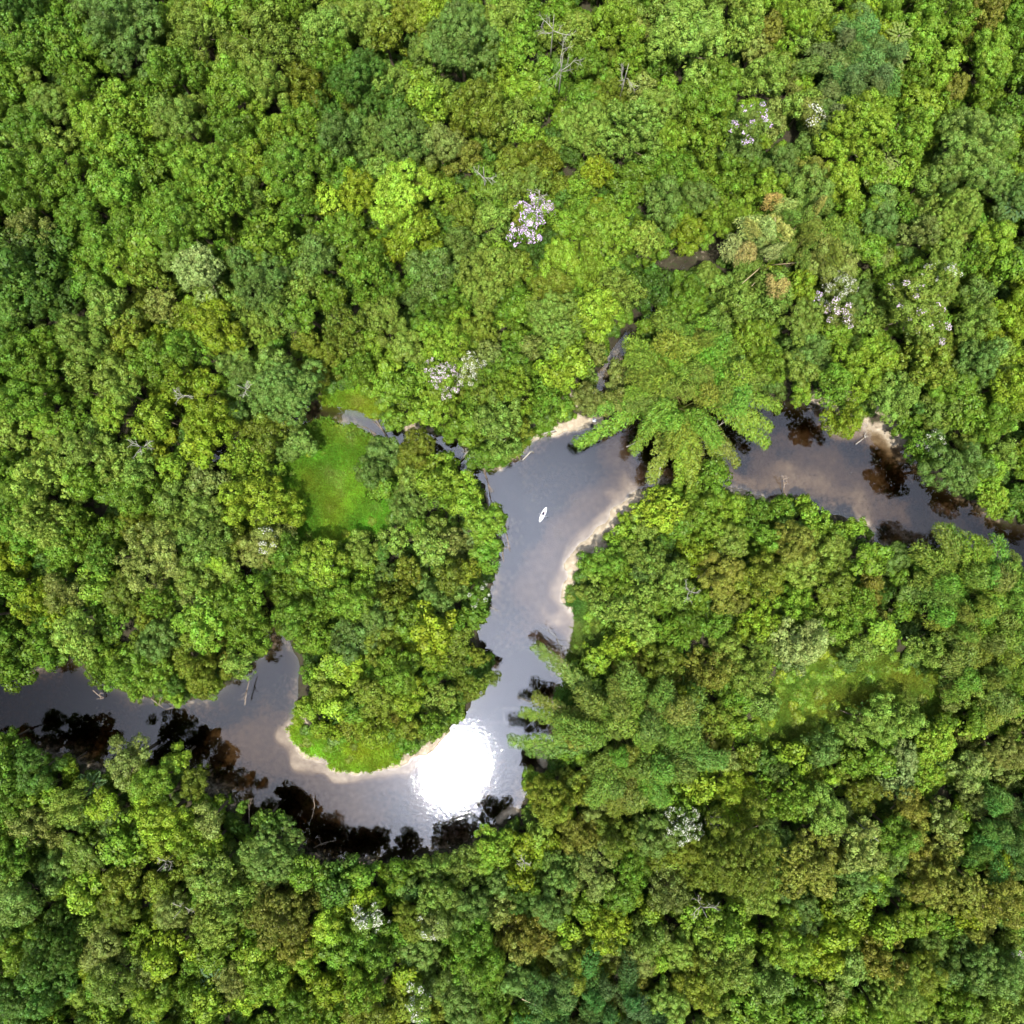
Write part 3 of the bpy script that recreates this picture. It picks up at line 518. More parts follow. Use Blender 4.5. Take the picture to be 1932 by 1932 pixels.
n_ind = 300
inds = []; rest = []
for i, (px, py, rp, c) in enumerate(sorted(TREES, key=lambda q: -q[2])):
    if any(math.hypot(px - bx, py - by) < br * 0.78 for bx, by, br in BAMBOO_PX[:7]): continue
    if any(float(seg_dist(np.array([px]), np.array([py]), q_)[0]) < 0.55 * rp + 6 for q_ in ([(1150,712),(1212,598)], [(1268,512),(1340,478)], [(860,860),(800,832),(735,824),(700,805),(665,788),(625,778),(590,775)], [(1600,750),(1640,765),(1680,795),(1705,812)], [(1052,806),(1120,800)])): continue
    st = rnd.choice(STYLE_OF[c]); sd = vis_sd(px, py)
    if 0 < sd < rp * 1.0: rp = max(0.6 * rp, sd)
    x, y, r, zc = solve(px, py, rp)
    placed.append((x, y, r))
    vis = -rp * 0.3 < px < 1932 + rp * 0.3 and -rp * 0.3 < py < 1932 + rp * 0.3
    (inds if len(inds) < n_ind and vis else rest).append((px, py, x, y, r, zc, c, st, tint_of(c)))
groups = {}
for k, T in enumerate(inds):
    lm, dr, dist = where(T[0], T[1]); groups.setdefault((T[6], lm, dr), []).append((dist, k))
LABEL = {}
for (c, lm, dr), mem in groups.items():
    mem.sort()
    for q, (dist, k) in enumerate(mem):
        size = 'broad' if inds[k][4] > 4.6 else ('medium' if inds[k][4] > 3.6 else 'small')
        if len(mem) == 1: LABEL[k] = f"{size} {CNAME[c]} {STW[inds[k][7]]} tree {dr} {lm}"
        else: LABEL[k] = f"{ORD[q]} {CNAME[c]} {STW[inds[k][7]]} tree {dr} {lm}"
def plant_tree(x, y, r, zc, c, st, tint, name='tree'):
    si = size_class(r); s = r / SIZES[si]
    me, cl, h = rnd.choice(CROWN[(si, st)]); tm = rnd.choice(TRUNK[si]); gz = float(H_at(x, y))
    e = empty(name, (x, y, min(gz, 5)), rnd.uniform(0, 6.28))
    sx_ = s * rnd.uniform(0.9, 1.15); sy_ = s * rnd.uniform(0.9, 1.1); sz_ = s * rnd.uniform(1.1, 1.5)
    cr = link('crown', me, e, (0, 0, zc - max(gz, 0)), 0, (sx_, sy_, sz_)); cr['tint'] = tint
    link('trunk', tm, e, (0, 0, 0), 0, (s, s, (zc - gz) / (1.25 * SIZES[si] + 2.0)))
    return e, cr, cl, (sx_, sy_, sz_)
for k, (px, py, x, y, r, zc, c, st, tint) in enumerate(inds):
    e, cr, _, _ = plant_tree(x, y, r, zc, c, st, tint)
    tag(e, LABEL[k], 'tree', 'crowns of the rainforest canopy')

# ------------------------------------------------------------------ filler canopy and understorey: too many to count, one object
bam = [(*P(x, y, 9)[:2], rr * K) for x, y, rr in BAMBOO_PX]
pl = np.array(placed); FP = []
IA = np.array([(T[0], T[1]) for T in TREES]); IC = [T[3] for T in TREES]
MW = [w_pts(p) for p, _, _ in MEADOWS]
rf = np.random.default_rng(77)
def pts_clear(cand, rr, zt, over, allow_water):
    x, y = cand; f = CAM_H / (CAM_H - zt); px = x * f / K + 966; py = -y * f / K + 966
    return px, py
def try_fill(n, rlo, rhi, zlo, zhi, overlap, ext):
    global pl
    xs = rf.uniform(-ext, ext, n); ys = rf.uniform(-ext, ext, n); rs_ = rf.uniform(rlo, rhi, n) ; zs = rf.uniform(zlo, zhi, n)
    p0x = xs / K + 966; p0y = -ys / K + 966; zs = np.where((p0x > 1040) & (p0x < 1300) & (p0y > 880) & (p0y < 1330), zs * 0.4, zs)
    zt = zs + rs_ * 1.3
    f = CAM_H / (CAM_H - zt); px = xs * f / K + 966; py = -ys * f / K + 966
    sd = sdist(px, py, RIVER) * K / 1.0                # metres at river level, as seen
    gd = sdist(xs, ys, RIV)
    ok = (sd > rs_ * 0.95) & (gd > 0.8)
    for p_, w_, d_ in CREEKS: ok &= seg_dist(px, py, p_) * K > rs_ * 0.82 + w_ * (0.35 if d_ > -0.2 else 0.35)
    for mw_, (mp_, _, _) in zip(MW, MEADOWS): ok &= (sdist(px, py, mp_) * K > rs_ * 0.75)
    for p_, w_, h_, a_ in SAND:
        if h_ > 0: ok &= seg_dist(px, py, p_) * K > rs_ * 0.72 + w_ * 0.35
    out = []
    for i in np.nonzero(ok)[0]:
        d = np.hypot(pl[:, 0] - xs[i], pl[:, 1] - ys[i])
        if np.any(d < overlap * (pl[:, 2] + rs_[i])): continue
        pl = np.vstack([pl, [xs[i], ys[i], rs_[i]]]); out.append((xs[i], ys[i], rs_[i], zs[i], px[i], py[i]))
    return out
def colour_near(px, py):
    d = np.hypot(IA[:, 0] - px, IA[:, 1] - py); j = np.argsort(d)[:5]
    return IC[int(rf.choice(j))]
for bx, by, br in bam: pl = np.vstack([pl, [bx, by, br * 0.80]])
fill = []
fill += try_fill(9000, 2.6, 4.6, 5.5, 11.0, 0.66, 128)
fill += try_fill(14000, 1.7, 2.8, 3.0, 7.5, 0.58, 122)
pl = pl.copy()
fill += try_fill(16000, 1.2, 2.0, 0.6, 2.6, 0.50, 112)
Fp = []; Fr = []; Fs = []; Ft = []; Fv = []
def add_stuff(x, y, r, zc, c, st):
    si = size_class(r); s = r / SIZES[si]; zp = 1.25 * SIZES[si] + 2.0
    gz = float(H_at(x, y)); sz_ = s * rf.uniform(1.0, 1.4)
    Fp.append((x, y, zc - zp * sz_)); Fr.append((rf.normal() * 0.05, rf.normal() * 0.05, rf.uniform(0, 6.28))); Fs.append((s * rf.uniform(0.9, 1.12), s * rf.uniform(0.9, 1.12), sz_))
    Ft.append(tint_of(c)); Fv.append(int(rf.choice(PROTO_ID[(si, st)])))
for px, py, x, y, r, zc, c, st, tint in rest: add_stuff(x, y, r, zc, c, st)
for x, y, r, zc, px, py in fill:
    c = colour_near(px, py)
    if c in 'LPb' and rf.random() < 0.5: c = 'g'
    if r < 2.0 and rf.random() < 0.5: c = 'd' if rf.random() < 0.5 else 'g'
    add_stuff(x, y, r, zc, c, STYLE_OF[c][int(rf.integers(len(STYLE_OF[c])))])
print('individual trees', len(inds), 'stuff trees', len(Fp))
scatter('forest', Fp, Fr, Fs, np.array(Ft), Fv, pcol, 'smaller crowns and understorey packed between the big canopy trees', 'forest')

# low shrubs and saplings hugging the banks and the forest floor
bcol = bpy.data.collections.new('shrub_sources'); shr = []
for k in range(4):
    v, f, va_, hu_, cl, h = crown_data(900 + k, 1.25, ['lumpy', 'loose', 'leafy', 'tufted'][k])
    po = bpy.data.objects.new('source_shrub_%02d' % k, mk_mesh('shrub', v, f, [M_leaf], False, {'leafvar': va_, 'huevar': hu_})); bcol.objects.link(po)
n = 30000; xs = rf.uniform(-105, 105, n); ys = rf.uniform(-105, 105, n)
hz = H_at(xs, ys); gd = sdist(xs, ys, RIV); ok = (hz > 0.22) & (gd > 0.7)
for p_, w_, h_, a_ in SAND:
    if h_ > 0: ok &= seg_dist(xs, ys, w_pts(p_)) > w_ * 0.62
for mw_ in MW: ok &= sdist(xs, ys, mw_) > 0.3
for p_, w_, d_ in CREEKS: ok &= seg_dist(xs, ys, w_pts(p_)) > w_ * 0.8
ok &= (rf.random(n) < np.where(gd < 4, 0.6, 0.5))
xs, ys, hz = xs[ok], ys[ok], hz[ok]; n = len(xs); sc = rf.uniform(0.35, 1.0, n)
tn = np.array([tint_of('gdgddlgds'[int(rf.integers(9))]) for _ in range(n)])
scatter('undergrowth', np.stack([xs, ys, hz + 0.1], 1), np.stack([np.zeros(n), np.zeros(n), rf.uniform(0, 6.28, n)], 1), np.stack([sc, sc, sc * 0.9], 1), tn, rf.integers(0, 4, n), bcol, 'low leafy undergrowth covering the forest floor and river banks', 'undergrowth')

# ------------------------------------------------------------------ meadow grass
gcol = bpy.data.collections.new('grass_sources')
for k in range(3):
    rs = np.random.default_rng(60 + k); n = 42
    base = rs.normal(size=(n, 3)) * np.array([0.16, 0.16, 0]); lean = rs.normal(size=(n, 3)) * np.array([0.14, 0.14, 0]); hgt = rs.uniform(0.2, 0.5, n); wd = rs.uniform(0.03, 0.07, n)
    a = rs.uniform(0, 6.28, n); s_ = np.stack([np.cos(a), np.sin(a), np.zeros(n)], 1) * wd[:, None]
    tipp = base + lean * 1.7 + np.stack([np.zeros(n)] * 2 + [hgt], 1); mid = base + lean * 0.5 + np.stack([np.zeros(n)] * 2 + [hgt * 0.6], 1)
    v = np.stack([base - s_ * 0.6, base + s_ * 0.6, mid + s_, mid - s_, tipp], 1).reshape(-1, 3)
    f = []; 
    for i in range(n): f += [(5*i, 5*i+1, 5*i+2, 5*i+3), (5*i+3, 5*i+2, 5*i+4)]
    me = mk_mesh('grass_tuft', v, f, [M_grass]);
    lv = np.repeat(rs.random(n), 2)
    for nm in ('leafvar', 'huevar'):
        at = me.attributes.new(nm, 'FLOAT', 'FACE'); at.data.foreach_set('value', lv.astype(np.float32))
    gcol.objects.link(bpy.data.objects.new('source_grass_%02d' % k, me))
for (pts, lab, col), mw_ in zip(MEADOWS, MW):
    A = np.array(mw_); lo, hi = A.min(0) - 1.2, A.max(0) + 1.2; area = np.prod(hi - lo); n = int(area * 20)
    xs = rf.uniform(lo[0], hi[0], n); ys = rf.uniform(lo[1], hi[1], n)
    ok = (sdist(xs, ys, mw_) < rf.uniform(-0.4, 1.0, n)) & (H_at(xs, ys) > 0.06); xs, ys = xs[ok], ys[ok]; n = len(xs)
    br = 1.0 + 0.9 * vnoise(xs, ys, 3.2, 71) * vnoise(xs, ys, 1.0, 72) * 1.6; yl = vnoise(xs, ys, 4.5, 73)
    dry = smooth((vnoise(xs, ys, 2.2, 74) - 0.72) / 0.2)
    tn = np.stack([col[0] * br * (0.75 + 0.6 * yl) + 0.05 * dry, col[1] * br * (1 + 0.1 * dry), col[2] * br + 0.02 * dry], 1)
    sc = rf.uniform(0.7, 1.6, n)
    scatter('grass', np.stack([xs, ys, H_at(xs, ys) - 0.02], 1), np.stack([rf.normal(size=n) * .1, rf.normal(size=n) * .1, rf.uniform(0, 6.28, n)], 1), np.stack([sc, sc, sc], 1), tn, rf.integers(0, 3, n), gcol, lab, 'grass')
wx = []; 
for (pts, lab, col), mw_, dens in zip(MEADOWS, MW, (0.16, 0.25, 0.5, 0.10, 0.2, 0.3)):
    A = np.array(mw_); lo, hi = A.min(0) - 1, A.max(0) + 1; n = int(np.prod(hi - lo) * dens)
    xs = rf.uniform(lo[0], hi[0], n); ys = rf.uniform(lo[1], hi[1], n); e_ = sdist(xs, ys, mw_)
    ok = (e_ < 0.5) & (H_at(xs, ys) > 0.1) & ((e_ > -2.2) | (vnoise(xs, ys, 3, 81) > (0.66 if dens < .4 else .35))); wx.append(np.stack([xs[ok], ys[ok], np.full(ok.sum(), 1.0)], 1))
wx = np.vstack(wx); n = len(wx); sc = rf.uniform(0.25, 0.75, n)
scatter('meadow_weeds', np.stack([wx[:, 0], wx[:, 1], H_at(wx[:, 0], wx[:, 1]) + 0.05], 1), np.stack([np.zeros(n), np.zeros(n), rf.uniform(0, 6.28, n)], 1), np.stack([sc, sc, sc * 0.7], 1), np.array([tint_of('lygogl'[int(rf.integers(6))]) for _ in range(n)]), rf.integers(0, 4, n), bcol, 'bushy weeds standing in the grass of the clearings', 'weeds')
# ------------------------------------------------------------------ flowering trees
def blossoms(e, cr, cl, sc, seed, colour, pick, size=0.28, amount=1.0):
    """petals over the clumps that pick(direction) chooses; a part of the tree"""
    CCx, CDx, CRx = cl; rs = np.random.default_rng(seed); pos = []; nr = []
    for c, d, r in zip(CCx, CDx, CRx):
        if not pick(c, d, rs): continue
        n = int(7 * r * r / (size * size) * amount) + 4
        q = rs.normal(size=(n, 3)); q /= np.linalg.norm(q, axis=1, keepdims=True); q = q + d * 0.7 + np.array([0, 0, 0.6]); q /= np.linalg.norm(q, axis=1, keepdims=True)
        pos.append(c + q * r * rs.uniform(0.95, 1.22, (n, 1))); nr.append(q + rs.normal(size=(n, 3)) * 0.4 + np.array([0, 0, .5]))
    if not pos: return
    pos = np.vstack(pos); nr = np.vstack(nr); n = len(pos)
    v, f = leaves_to_mesh(pos, nr, size * rs.uniform(0.5, 1.15, n), 0.85, rs)
    me = mk_mesh('blossoms', v, f, [M_bloom], False, {'leafvar': rs.random(n), 'huevar': rs.random(n)})
    o = link('blossoms', me, e, cr.location, 0, cr.scale); o['tint'] = colour
    return o
LIL = (0.60, 0.44, 0.66); PNK = (0.55, 0.44, 0.49); WHT = (0.46, 0.46, 0.36)
FLOWER = [ # px, py, r px, leaf colour, petal colour, share of clumps, label
 (1000,405,28,'l',LIL,0.75,'tree covered with lilac blossom, upper lobe of the brightest lilac patch above the pool'),
 (996,440,27,'g',LIL,0.8,'tree thick with lilac blossom, lower lobe of the brightest lilac patch'),
 (1030,405,17,'p',LIL,0.5,'small lilac-blossomed tree touching the right side of the brightest lilac patch'),
 (838,712,30,'p',PNK,0.6,'pink and white blossoming tree just above the pool, left one of its cluster'),
 (868,700,24,'k',WHT,0.5,'whitish blossoming tree between the pink tree and the pale one on its right'),
 (893,696,21,'k',WHT,0.45,'pale blossoming tree, rightmost of the white and pink cluster above the pool'),
 (1568,548,30,'k',WHT,0.55,'pale blossoming tree, upper end of the long blossoming pair right of the big bamboo'),
 (1572,602,26,'k',PNK,0.55,'pinkish blossoming tree, lower end of the long blossoming pair'),
 (1526,574,15,'s',LIL,0.5,'little mauve-blossomed tree left of the long blossoming pair'),
 (1412,245,33,'p',LIL,0.3,'pale green tree with mauve-tipped lower crown in the upper right forest'),
 (1522,235,28,'k',WHT,0.3,'khaki tree with a few white blossoms right of the mauve-tipped tree'),
 (1742,540,32,'p',WHT,0.2,'pale tree with a creamy blossom patch right of the long blossoming pair'),
 (1712,600,52,'p',PNK,0.12,'broad domed tree with scattered pinkish blossom left of the right edge'),
 (1280,1540,34,'s',WHT,0.55,'silver-white blossoming tree below the lower bamboo stand'),
 (1340,1530,17,'s',PNK,0.8,'small pinkish-white blossoming tree right of the silver-white one'),
 (703,1720,26,'s',WHT,0.6,'lone rounded tree of white blossom in the lower forest'),
 (820,1730,24,'k',WHT,0.2,'khaki tree with sparse white blossoms right of the lone white-blossomed tree'),
 (612,1070,20,'p',WHT,0.55,'small white-blossomed tree below the round clearing'),
 (796,1875,26,'p',WHT,0.3,'green tree flecked with white blossoms near the bottom edge'),
 (516,1020,24,'k',WHT,0.3,'greyish tree flecked with white blossoms left of the round clearing'),
 (905,1118,20,'g',WHT,0.15,'green tree with a few white flowers on the left bank of the main channel'),
 (1745,835,20,'s',WHT,0.2,'grey-green tree with white flecks on the far bank of the right channel'),
 (1885,1790,22,'s',PNK,0.25,'grey-green tree with a pale pink patch near the bottom right corner')]
for k, (px, py, rp, c, pc, share, lab) in enumerate(FLOWER):
    x, y, r, zc = solve(px, py, rp * 1.08); zc += 3.0
    e, cr, cl, sc = plant_tree(x, y, r, zc, c, 'loose' if share > 0.4 else rnd.choice(['lumpy', 'loose']), tint_of(c), 'flowering_tree')
    blossoms(e, cr, cl, sc, 500 + k, pc, (lambda c_, d_, rs, s_=share: rs.random() < s_ * (0.4 + 0.7 * (d_[2] > 0.1))), 0.24, 0.6)
    tag(e, lab, 'flowering tree', 'flowering trees among the green canopy')

# ------------------------------------------------------------------ bamboo
def plume_mesh(seed, reach, height, width, L0=0.30):
    """arching leafy culm: foliage mesh and culm mesh, growing along +X"""
    rs = np.random.default_rng(seed)
    T = np.linspace(0, 1, 15); bend = rs.uniform(-1, 1) * reach * 0.10
    sp = np.stack([reach * T ** 1.25, bend * T * T + 0.3 * np.sin(T * 4 + seed), height * np.sin(T * 2.15) / math.sin(1.57)], 1)
    def at(t): return np.stack([np.interp(t, T, sp[:, i]) for i in range(3)], -1)
    pos = []; nr = []; tg = []; sz = []; va = []
    Lf = reach * (1 - L0) * 1.15; n_t = int(Lf / 0.62) + 4
    for k in range(n_t):
        u0 = (k + 0.5) / n_t; t = L0 + (1 - L0) * u0; c = at(np.array(t)); tan = at(np.array(min(t + 0.03, 1))) - at(np.array(max(t - 0.03, 0))); tan /= np.linalg.norm(tan) + 1e-9
        side = np.cross(tan, [0, 0, 1]); side /= np.linalg.norm(side) + 1e-9
        w0 = width * (0.40 + 0.60 * math.sin(math.pi * min(1, u0 * 0.80 + 0.12)))
        for sgn in (-1, 1, 0, rs.choice([-1, 1])):
            off = w0 * rs.uniform(0.40, 0.80) * (sgn if sgn else rs.uniform(-0.2, 0.2)); pr = rs.uniform(0.34, 0.62) * (0.75 + 0.25 * w0)
            cc_ = c + side * off + tan * rs.uniform(-0.1, 0.5) + np.array([0, 0, (-0.25 * abs(off) + rs.uniform(-0.25, 0.25)) if sgn else 0.25])
            out = side * (sgn * 0.9) + tan * 0.7 + np.array([0, 0, -0.25])
            n = int(62 * pr * pr * 2.4) + 8; q = rs.normal(size=(n, 3)); q[:, 2] = np.abs(q[:, 2]) * 0.9 - 0.25; q /= np.linalg.norm(q, axis=1, keepdims=True)
            along = q @ (out / np.linalg.norm(out))
            p = cc_ + q * pr * rs.uniform(0.6, 1.1, (n, 1)) + (out / np.linalg.norm(out)) * (np.clip(along, 0, 1) * pr * 0.75)[:, None]
            cl = rs.random()
            pos.append(p); nr.append(q + np.array([0, 0, 0.35]) + rs.normal(size=(n, 3)) * 0.38); tg.append(np.tile(out, (n, 1)) + q * 0.5 + rs.normal(size=(n, 3)) * 0.35 + [0, 0, -0.3])
            sz.append(rs.uniform(0.24, 0.48, n)); va.append(np.clip(0.32 * cl + 0.25 * np.clip(q[:, 2], 0, 1) + 0.40 * rs.random(n), 0, 1))  # puff tops coloured lighter, light from above painted into the leaves
    pos = np.vstack(pos); n = len(pos)
    v, f = leaves_to_mesh(pos, np.vstack(nr), np.concatenate(sz), 0.34, rs, np.vstack(tg))
    fol = mk_mesh('leafy_plume', v, f, [M_bamboo], False, {'leafvar': np.concatenate(va), 'huevar': rs.random(n)})
    V, F = tube([tuple(q) for q in sp], list(np.linspace(0.075, 0.012, 15)), 5); cu = mk_mesh('culm', V, F, [M_culm], True)
    return fol, cu
PL = {'far': [plume_mesh(k, 16.0, 8.5, 1.15, 0.30) for k in range(4)], 'mid': [plume_mesh(10 + k, 11.0, 11.0, 1.75, 0.42) for k in range(4)], 'near': [plume_mesh(20 + k, 5.5, 13.5, 1.7, 0.42) for k in range(4)]}
REACH = {'far': 16.0, 'mid': 11.0, 'near': 5.5}
BT = (0.085, 0.18, 0.030)
def bamboo(px, py, spec, label, tint=BT, scale=1.0, seed=0, base_z=9.0, group='bamboo stands along the river'):
    rr = random.Random(seed); p = P(px, py, base_z)
    gz = max(float(H_at(p[0], p[1])), 0.1); e = empty('bamboo_clump', (p[0], p[1], gz))
    for kind, az, rlen in spec:
        fol, cu = rr.choice(PL[kind]); s = rlen / REACH[kind]
        sz_ = scale * rr.uniform(0.92, 1.12) * (1.0 if kind == 'far' else 1.3); q_ = {'far': 1.0, 'mid': 2.8, 'near': 5.0}[kind] * scale; loc = (rr.uniform(-q_, q_), rr.uniform(-q_, q_), 0); az += rr.uniform(-10, 10) if kind != 'far' else 0
        o = link('leafy_plume', fol, e, loc, R_(az), (s, min(1.2, 0.6 + 0.4 * s) * scale * rr.uniform(.9, 1.15), sz_)); o['tint'] = tuple(q * rr.uniform(0.82, 1.2) for q in tint)
        c_ = link('culm', cu, o); 
    tag(e, label, 'bamboo', group); return e
def ring(rr, kind, n, r0, r1, a0=0, a1=360):
    return [(kind, a0 + (a1 - a0) * (k + rr.random() * 0.9) / n, rr.uniform(r0, r1)) for k in range(n)]
rr = random.Random(3)
# the big stand: long plumes reach down over the water (angles: 0 right, 90 up)
spec = [('far',-63,16.5),('far',-73,17.5),('far',-50,17.5),('far',-84,19),('far',-93,18.5),('far',-102,18),('far',-34,19),('far',-24,18),('far',-14,18),('far',-215,12),
        ('far',-150,21.5),('far',-160,17),('far',-170,16),('far',-122,14),('mid',-132,12),('mid',-108,11),('mid',-45,12),('mid',-85,11)]
spec += ring(rr, 'mid', 24, 7, 12, -15, 195) + ring(rr, 'mid', 9, 5, 9, -10, 190) + ring(rr, 'near', 20, 3, 6.5)
bamboo(1288, 728, spec, 'huge feathery bamboo clump arching out over the river between the two channels', (0.185, 0.285, 0.032), 1.0, 1)
spec = [('far',158,18.5),('far',183,21),('far',175,20.5),('far',189,18.5),('mid',168,14),('far',143,23),('far',232,15),('far',240,16),('far',222,15),('far',252,14)] + ring(rr,'mid',26,8,14.5,-110,110) + ring(rr,'mid',12,7,11) + ring(rr,'near',18,3,7.5)
bamboo(1195, 1385, spec, 'wide bamboo clump below the grass strip with plumes poking left over the river', (0.155, 0.235, 0.032), 0.95, 2)
spec = ring(rr, 'mid', 22, 8, 13.5, 60, 330) + ring(rr, 'mid', 10, 7, 10) + ring(rr, 'near', 18, 3, 7)
bamboo(1825, 1130, spec, 'dense bamboo clump on the near bank of the right channel, upper one of two', (0.160, 0.245, 0.030), 0.95, 4)
spec = ring(rr, 'mid', 14, 7, 11) + ring(rr, 'near', 14, 3, 7)
bamboo(1850, 1265, spec, 'bamboo clump right of the clearing, lower one of two', (0.150, 0.225, 0.030), 0.9, 5)
spec = ring(rr, 'mid', 12, 6, 9.5) + ring(rr, 'near', 14, 2.5, 6)
bamboo(1605, 135, spec, 'feathery bamboo clump in the upper right forest', (0.14, 0.23, 0.055), 0.85, 6)
bamboo(1590, 195, ring(rr, 'mid', 6, 5, 7, 180, 360) + ring(rr, 'near', 9, 2.5, 5), 'smaller bamboo clump just below the upper right feathery one', (0.14, 0.23, 0.055), 0.8, 7)
bamboo(1075, 1885, ring(rr, 'mid', 13, 6, 10) + ring(rr, 'near', 10, 2.5, 6), 'bamboo clump at the bottom edge with long yellow culms', (0.10, 0.19, 0.04), 0.85, 8)
bamboo(1190, 1895, ring(rr, 'mid', 9, 6, 9) + ring(rr, 'near', 9, 2.5, 6), 'dark bamboo clump at the bottom edge, right of the yellow-culmed one', (0.085, 0.17, 0.04), 0.85, 9)
bamboo(1893, 1555, ring(rr, 'mid', 10, 6, 9, 60, 300) + ring(rr, 'near', 12, 2.5, 6), 'column of dark bamboo along the lower right edge', (0.10, 0.20, 0.035), 0.85, 12)
bamboo(1490, 470, ring(rr, 'mid', 6, 5, 8, -20, 60) + ring(rr, 'near', 8, 2.5, 5), 'green half of the broken bamboo clump, right of the dry plumes', (0.19, 0.28, 0.04), 1.1, 10)
dry = bamboo(1440, 478, ring(rr, 'mid', 8, 5, 8, 90, 260) + ring(rr, 'near', 7, 2, 5), 'half-dry yellowish bamboo clump with snapped culms', (0.42, 0.42, 0.12), 1.15, 11)
for k, (x0, y0, x1, y1, z1) in enumerate([(1478,455,1500,400,21),(1482,452,1525,398,21),(1480,456,1515,410,20),(1470,455,1462,410,20),(1455,500,1510,495,15),(1440,500,1400,535,13),(1450,505,1418,540,13),(1440,495,1465,480,15)]):
    V, F = tube([Vector(P(x0, y0, 11)) - dry.location, Vector(P((x0+x1)/2, (y0+y1)/2, 11 + (z1-11)*.6)) - dry.location, Vector(P(x1, y1, z1)) - dry.location], [0.12, 0.09, 0.05], 5)
    link('bare_culm', mk_mesh('bare_culm', V, F, [M_culm_dry], True), dry)

# ------------------------------------------------------------------ palms
def frond(seed, L=2.9):
    rs = np.random.default_rng(seed); n = 90; t = rs.uniform(0.12, 1, n); sgn = np.where(rs.random(n) < .5, -1, 1)
    ll = 0.85 * np.sin(np.pi * np.clip(t * 0.85 + 0.1, 0, 1)); z = 0.9 * np.sin(t * 2.2) - 0.35 * t
    pos = np.stack([t * L + ll * 0.25, sgn * ll * 0.45, z - 0.12 * ll], 1); tg = np.stack([np.full(n, .55), sgn * 1.0, np.full(n, -.2)], 1)
    v, f = leaves_to_mesh(pos, np.tile([0, 0, 1.0], (n, 1)) + rs.normal(size=(n, 3)) * .25, ll * 0.62 + 0.12, 0.16, rs, tg)
    return mk_mesh('frond', v, f, [M_leaf], False, {'leafvar': rs.random(n) * .4 + .4, 'huevar': rs.random(n)})
FR = [frond(k) for k in range(2)]
def palm(px, py, label, tint, s=1.0, n=8, zc=12.0):
    x, y, z = P(px, py, zc); gz = float(H_at(x, y)); e = empty('palm_tree', (x, y, gz), rnd.uniform(0, 6))
    V, F = tube([(0, 0, -0.5), (0.1, 0, (zc - gz) * .5), (0, 0, zc - gz)], [0.2, 0.14, 0.11], 7); link('trunk', mk_mesh('trunk', V, F, [M_bark], True), e)
    for k in range(n):
        o = link('frond', FR[k % 2], e, (0, 0, zc - gz - 0.1), k * 2 * math.pi / n + rnd.uniform(-.15, .15), (s * rnd.uniform(.85, 1.1),) * 3); o['tint'] = tint
    tag(e, label, 'palm', 'palms showing between the crowns')
YP = (0.17, 0.22, 0.045)
for px, py, lab, tn, s, z in [(1688,105,'yellowish palm rosette, lower of the pair left of the top right corner',YP,1.0,12),(1697,66,'yellowish palm, upper of the pair left of the top right corner',YP,.85,12),
    (1657,325,'yellow-green palm in a dark gap of the upper right forest',YP,1.15,10),(1674,298,'smaller palm touching the upper right of the yellow-green one',YP,.9,10),
    (903,1012,'dark green palm on the left bank of the main channel',(0.09,.15,.03),1.0,9),(404,1848,'grey-green palm in the lower left forest',(0.08,.14,.05),1.15,9),(1912,388,'palm in shade near the right edge',(0.08,.15,.05),1.0,10),
    (1362,1840,'palm near the bottom edge in the lower right forest',(0.07,.14,.04),.95,9), (175,1480,'small palm on the lower bank near the left edge',(0.08,.15,.04),.9,7)]:
    palm(px, py, lab, tn, s, zc=z)

# ------------------------------------------------------------------ bare trees, driftwood, snags
def branchy(start, direction, length, r, rs, depth=2, mat=None):
    """a limb with forks, one mesh"""
    mb = MB()
    def go(p, d, L, r_, dep):
        pts = [p]; q = p.copy(); dd = d.copy()
        for i in range(4):
            dd = (dd + Vector((rs.gauss(0, .18), rs.gauss(0, .18), rs.gauss(0, .10)))).normalized(); q = q + dd * L / 4; pts.append(q.copy())
        mb.add(tube(pts, [r_, r_ * .85, r_ * .7, r_ * .5, r_ * .25], 5))
        if dep:
            for k in (1, 2, 3, 3):
                nd = (dd + Vector((rs.gauss(0, .75), rs.gauss(0, .75), rs.gauss(0, .3)))).normalized(); go(pts[k], nd, L * rs.uniform(.4, .65), r_ * .5, dep - 1)
    go(Vector(start), Vector(direction).normalized(), length, r, depth); return mb
def snag(px, py, label, h=12.0, spread=3.5, seed=0, mat=None, lean=(0, 0), thick=0.10, group=None, nb=3):
    """bare dead tree standing among the crowns"""
    h += 3; rs = random.Random(seed); x, y, z = P(px, py, h); gz = float(H_at(x, y)); e = empty('dead_tree', (x, y, gz)); mat = mat or M_pale
    H = h - gz; top = Vector((lean[0], lean[1], H * .8))
    V, F = tube([(0, 0, -.5), (lean[0] * .3, lean[1] * .3, H * .4), top, top + Vector((lean[0] * .3, lean[1] * .3, H * .25))], [thick * 1.5, thick * 1.1, thick * .8, thick * .3], 6)
    link('trunk', mk_mesh('trunk', V, F, [mat], True), e)
    for k in range(nb):
        a = k * 6.283 / nb + rs.uniform(-.5, .5); mb = branchy(top * rs.uniform(.85, 1.0), (math.cos(a), math.sin(a), rs.uniform(.4, 1.0)), spread * rs.uniform(.7, 1.1), thick * .65, rs, 2); mb.build('branch', mat, e)
    tag(e, label, 'dead tree', group or 'bare dead trees standing in the forest'); return e
